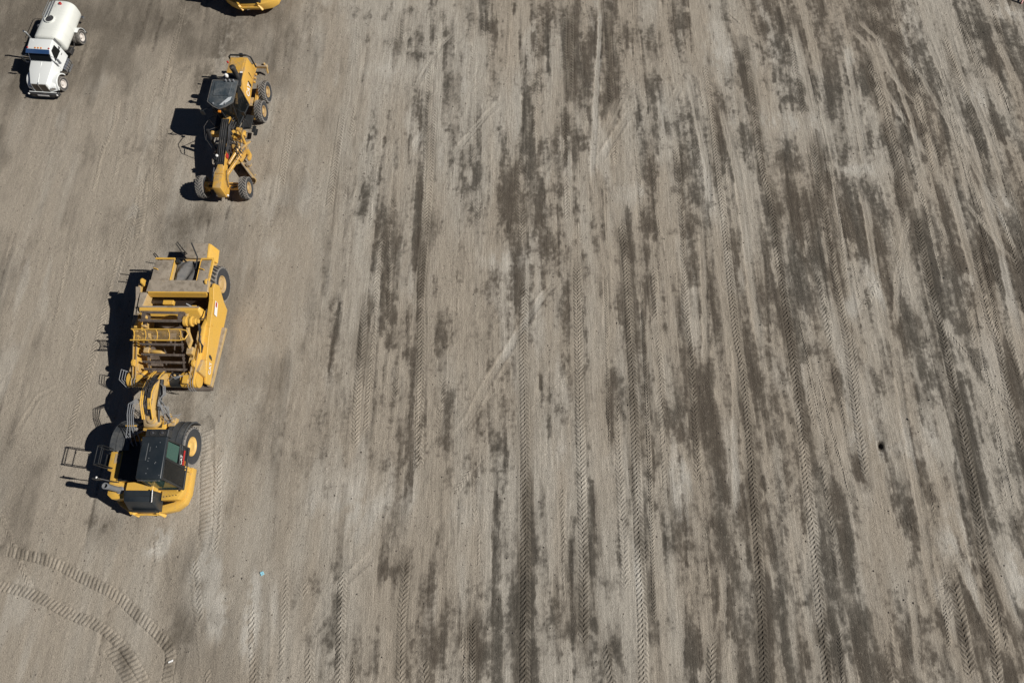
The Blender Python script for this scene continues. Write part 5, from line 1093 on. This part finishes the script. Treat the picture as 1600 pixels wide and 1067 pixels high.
    MB().hexa([(-.90, 1.06, 2.34), (.90, 1.06, 2.34), (.88, 1.34, 2.46), (-.88, 1.34, 2.46), (-.90, 1.05, 2.37), (.90, 1.05, 2.37), (.88, 1.34, 2.50), (-.88, 1.34, 2.50)]).build('sun_visor', 'blue_visor', t, .008)
    for s in (1, -1):
        MB().hexa([(s * .945, 1.02, 1.70), (s * .958, 2.02, 1.70), (s * .90, 1.98, 2.32), (s * .885, 1.42, 2.32), (s * .975, 1.02, 1.70), (s * .99, 2.02, 1.70), (s * .93, 1.98, 2.32), (s * .915, 1.42, 2.32)]).build('side_window', 'glass_dark', cab, .008)
        MB().hexa([(s * .97, .98, .92), (s * .985, 2.06, .92), (s * .97, 2.06, 1.62), (s * .96, .98, 1.62), (s * .995, .98, .92), (s * 1.005, 2.06, .92), (s * .995, 2.06, 1.62), (s * .985, .98, 1.62)]).build('door', 'white', cab, .01)
        MB().box(min(s * 1.0, s * 1.02), max(s * 1.0, s * 1.02), 1.80, 1.98, 1.50, 1.56).build('door_handle', 'chrome', cab)
        mo = MB().tube([(s * .96, .95, 1.55), (s * 1.30, .88, 1.60), (s * 1.34, .88, 2.15), (s * .94, 1.0, 2.2)], .018, 6).build('mirror_arm', 'chrome', t, 0, True)
        MB().box(s * 1.34 - .10, s * 1.34 + .10, .84, .94, 1.66, 2.10).build('mirror', 'hose_grey' if s > 0 else 'black', mo, .02)
        ft = MB(); ft.lathe([(.02, 1.05), (.30, 1.06), (.30, 2.10), (.02, 2.11)], o=(s * .86, 0, .66), ax='y', n=22); fo = ft.build('fuel_tank', 'chrome', t, 0, True)
        for y in (1.25, 1.5, 1.75, 1.98): MB().lathe([(.305, y - .025), (.315, y - .02), (.315, y + .02), (.305, y + .025)], o=(s * .86, 0, .66), ax='y', n=22, cap=False).build('tank_strap', 'hose_black', fo)
        MB().box(min(s * 1.12, s * 1.24), max(s * 1.12, s * 1.24), 1.15, 1.95, .42, .47).build('cab_step', 'chrome', t, .01)
        o_ = arc((4.55, .52), .66, 105, -15, 12); i_ = arc((4.55, .52), .62, 105, -15, 12)
        MB().prism(o_ + i_[::-1], min(s * .52, s * 1.20), max(s * .52, s * 1.20), 'x').build('rear_mudguard', 'white', t, .01, True)
        MB().box(min(s * .6, s * 1.18), max(s * .6, s * 1.18), 5.24, 5.27, .2, .7).build('mud_flap', 'black', t)
        cp = MB(); cp.box(s * .80 - .18, s * .80 + .18, 2.7, 3.3, .5, .82); cp.tube([(s * .9, 3.2, .7), (s * 1.05, 3.4, .75), (s * .95, 3.7, .8)], .04, 6); cp.build('pump_box', 'hose_black', t, .02)
    for i, x in enumerate((-.80, -.22, 0, .22, .80)): MB().lathe([(.06, 0), (.05, .05), (.01, .06)], o=(x, 1.46, 2.475), ax='z', n=10).build('marker_light', 'amber' if i in (1, 2, 3) else 'red', cab)
    # exhaust on the right-hand side behind the cab
    MB().tube([(-1.02, 2.48, .8), (-1.02, 2.48, 2.9), (-1.06, 2.42, 3.05)], .07, 12).build('exhaust_stack', 'chrome', t, 0, True)
    MB().hexa([(.905, 1.95, 1.75), (.93, 2.5, 1.75), (.96, 2.5, 1.75), (.935, 1.95, 1.75), (.80, 2.05, 2.50), (.82, 2.55, 2.42), (.85, 2.55, 2.42), (.83, 2.05, 2.50)]).build('cab_fairing', 'tarp_grey', t, .01)
    # elliptic water tank
    sec = [(1.06 * math.copysign(abs(math.cos(a)) ** .62, math.cos(a)), 1.62 + .78 * math.copysign(abs(math.sin(a)) ** .62, math.sin(a))) for a in np.linspace(0, 2 * math.pi, 37)[:-1]]
    tk = MB(); V = []; ys = [(2.62, .80), (2.68, .93), (2.78, 1), (6.1, 1), (6.22, .93), (6.28, .80)]
    for y, k in ys: V += [(x * k, y, 1.62 + (z - 1.62) * k) for x, z in sec]
    m = len(sec); Fc = [list(range(m)), [(len(ys) - 1) * m + i for i in range(m)][::-1]]
    for j in range(len(ys) - 1): Fc += [(j * m + i, j * m + (i + 1) % m, (j + 1) * m + (i + 1) % m, (j + 1) * m + i) for i in range(m)]
    tk.add(V, Fc); tank = tk.build('water_tank', 'tank_white', t, 0, True)
    for y in (3.45, 4.3, 5.2): 
        V = [(x * 1.006, y - .04, 1.62 + (z - 1.62) * 1.006) for x, z in sec] + [(x * 1.006, y + .04, 1.62 + (z - 1.62) * 1.006) for x, z in sec]
        MB().add(V, [(i, (i + 1) % m, m + (i + 1) % m, m + i) for i in range(m)]).build('tank_band', 'tank_white', tank, 0, True)
    hx = -.10; MB().lathe([(.36, 2.36), (.36, 2.50), (.31, 2.50), (.31, 2.44), (.02, 2.44)], o=(hx, 4.3, 0), ax='z', n=24).build('hatch_collar', 'tank_white', tank, 0, True)
    MB().lathe([(.01, 2.442), (.305, 2.442), (.305, 2.455), (.01, 2.457)], o=(hx, 4.3, 0), ax='z', n=24).build('hatch_dark_disc', 'seat', tank)  # solid dark disc standing in for the shade inside the open hatch
    for x in (-.50, -.15, .02):
        MB().tube([(x, 4.35, 2.36), (x, 4.35, 2.72), (x, 6.15, 2.72), (x, 6.2, 2.3)], .022, 6).build('tank_handrail', 'chrome', tank, 0, True)
    ldr = MB(); 
    for x in (-.62, -.28): ldr.tube([(x, 6.36, .6), (x, 6.36, 2.5), (x, 6.2, 2.6)], .022, 6)
    for k in range(6): ldr.tube([(-.62, 6.36, .8 + .3 * k), (-.28, 6.36, .8 + .3 * k)], .018, 6)
    ldr.build('ladder', 'chrome', t, 0, True)
    hl = MB(); hl.tube([(-.98 - .22 * math.cos(a), 3.9 + .02, 1.85 + .30 * math.sin(a)) for a in np.linspace(0, 2 * math.pi, 20)[:-1]], .05, 8, closed=True); hl.build('hose_reel', 'hose_grey', t, 0, True)
    MB().lathe([(.10, 2.36), (.10, 2.52), (.02, 2.54)], o=(.22, 5.85, 0), ax='z', n=14).build('filler_cap', 'red', tank, 0, True)
    for y in (3.1, 5.6): MB().box(1.0, 1.03, y, y + .18, 1.55, 1.63).build('side_marker', 'red', tank)
    sp = MB(); sp.box(-.8, .8, 6.3, 6.5, .5, .7); sp.build('spray_bar', 'chrome', t, .02)
    # hood scoop mark
    MB().obox((.80, -.02, 1.30), (.86, .35, 1.34), .02, .06).build('hood_vent', 'hose_black', t)
    return t
trk = make_truck()
trk.location = (-26.22, 27.5, -.02); trk.rotation_euler = (0, 0, R(-4.5)); trk.scale = (.75, .75, .75)
tag(trk, 'white water tank truck with open round hatch, parked at the top left corner', 'truck')

# ------------------------------------------------------------------ litter and the cable at the far corner
bp = MB(); bp.hexa([(-.10, -.10, 0), (.12, -.13, .005), (.13, .10, 0), (-.08, .14, .01), (-.09, -.08, .035), (.10, -.10, .05), (.11, .08, .03), (-.06, .12, .045)])
o = bp.build('paper_scrap', ['paper_blue'], None, .01); o.scale = (.72, .72, .72); o.location = (-10.83, 1.22, .005); o.rotation_euler = (0, 0, R(35))
tag(o, 'small pale blue crumpled wrapper lying on the dusty soil', 'litter')
bp = MB(); bp.hexa([(-.13, -.05, 0), (.13, -.06, 0), (.13, .05, 0), (-.13, .06, 0), (-.12, -.045, .05), (.12, -.05, .06), (.12, .045, .05), (-.12, .05, .06)])
o = bp.build('paper_scrap', ['paper_white'], None, .012); o.scale = (.8, .8, .8); o.location = (-14.15, -2.23, .005); o.rotation_euler = (0, 0, R(28))
tag(o, 'small bright white carton lying beside the crawler track marks', 'litter')
cbl = MB(); cbl.tube([(29.2, 34.9, .03), (29.9, 34.3, .03), (30.3, 34.05, .03), (30.62, 33.86, .04), (30.75, 33.84, .12)], .03, 7)
o = cbl.build('cable', 'hose_black', None, 0, True); tag(o, 'black cable on the ground at the top right corner', 'cable')
pst = MB(); pst.tube([(30.72, 33.78, .04), (30.80, 33.95, .16), (31.05, 34.3, .22), (31.5, 34.8, .2)], .045, 8)
o = pst.build('hose_end', 'red', None, 0, True); tag(o, 'red hose end beside the black cable at the top right corner', 'hose')
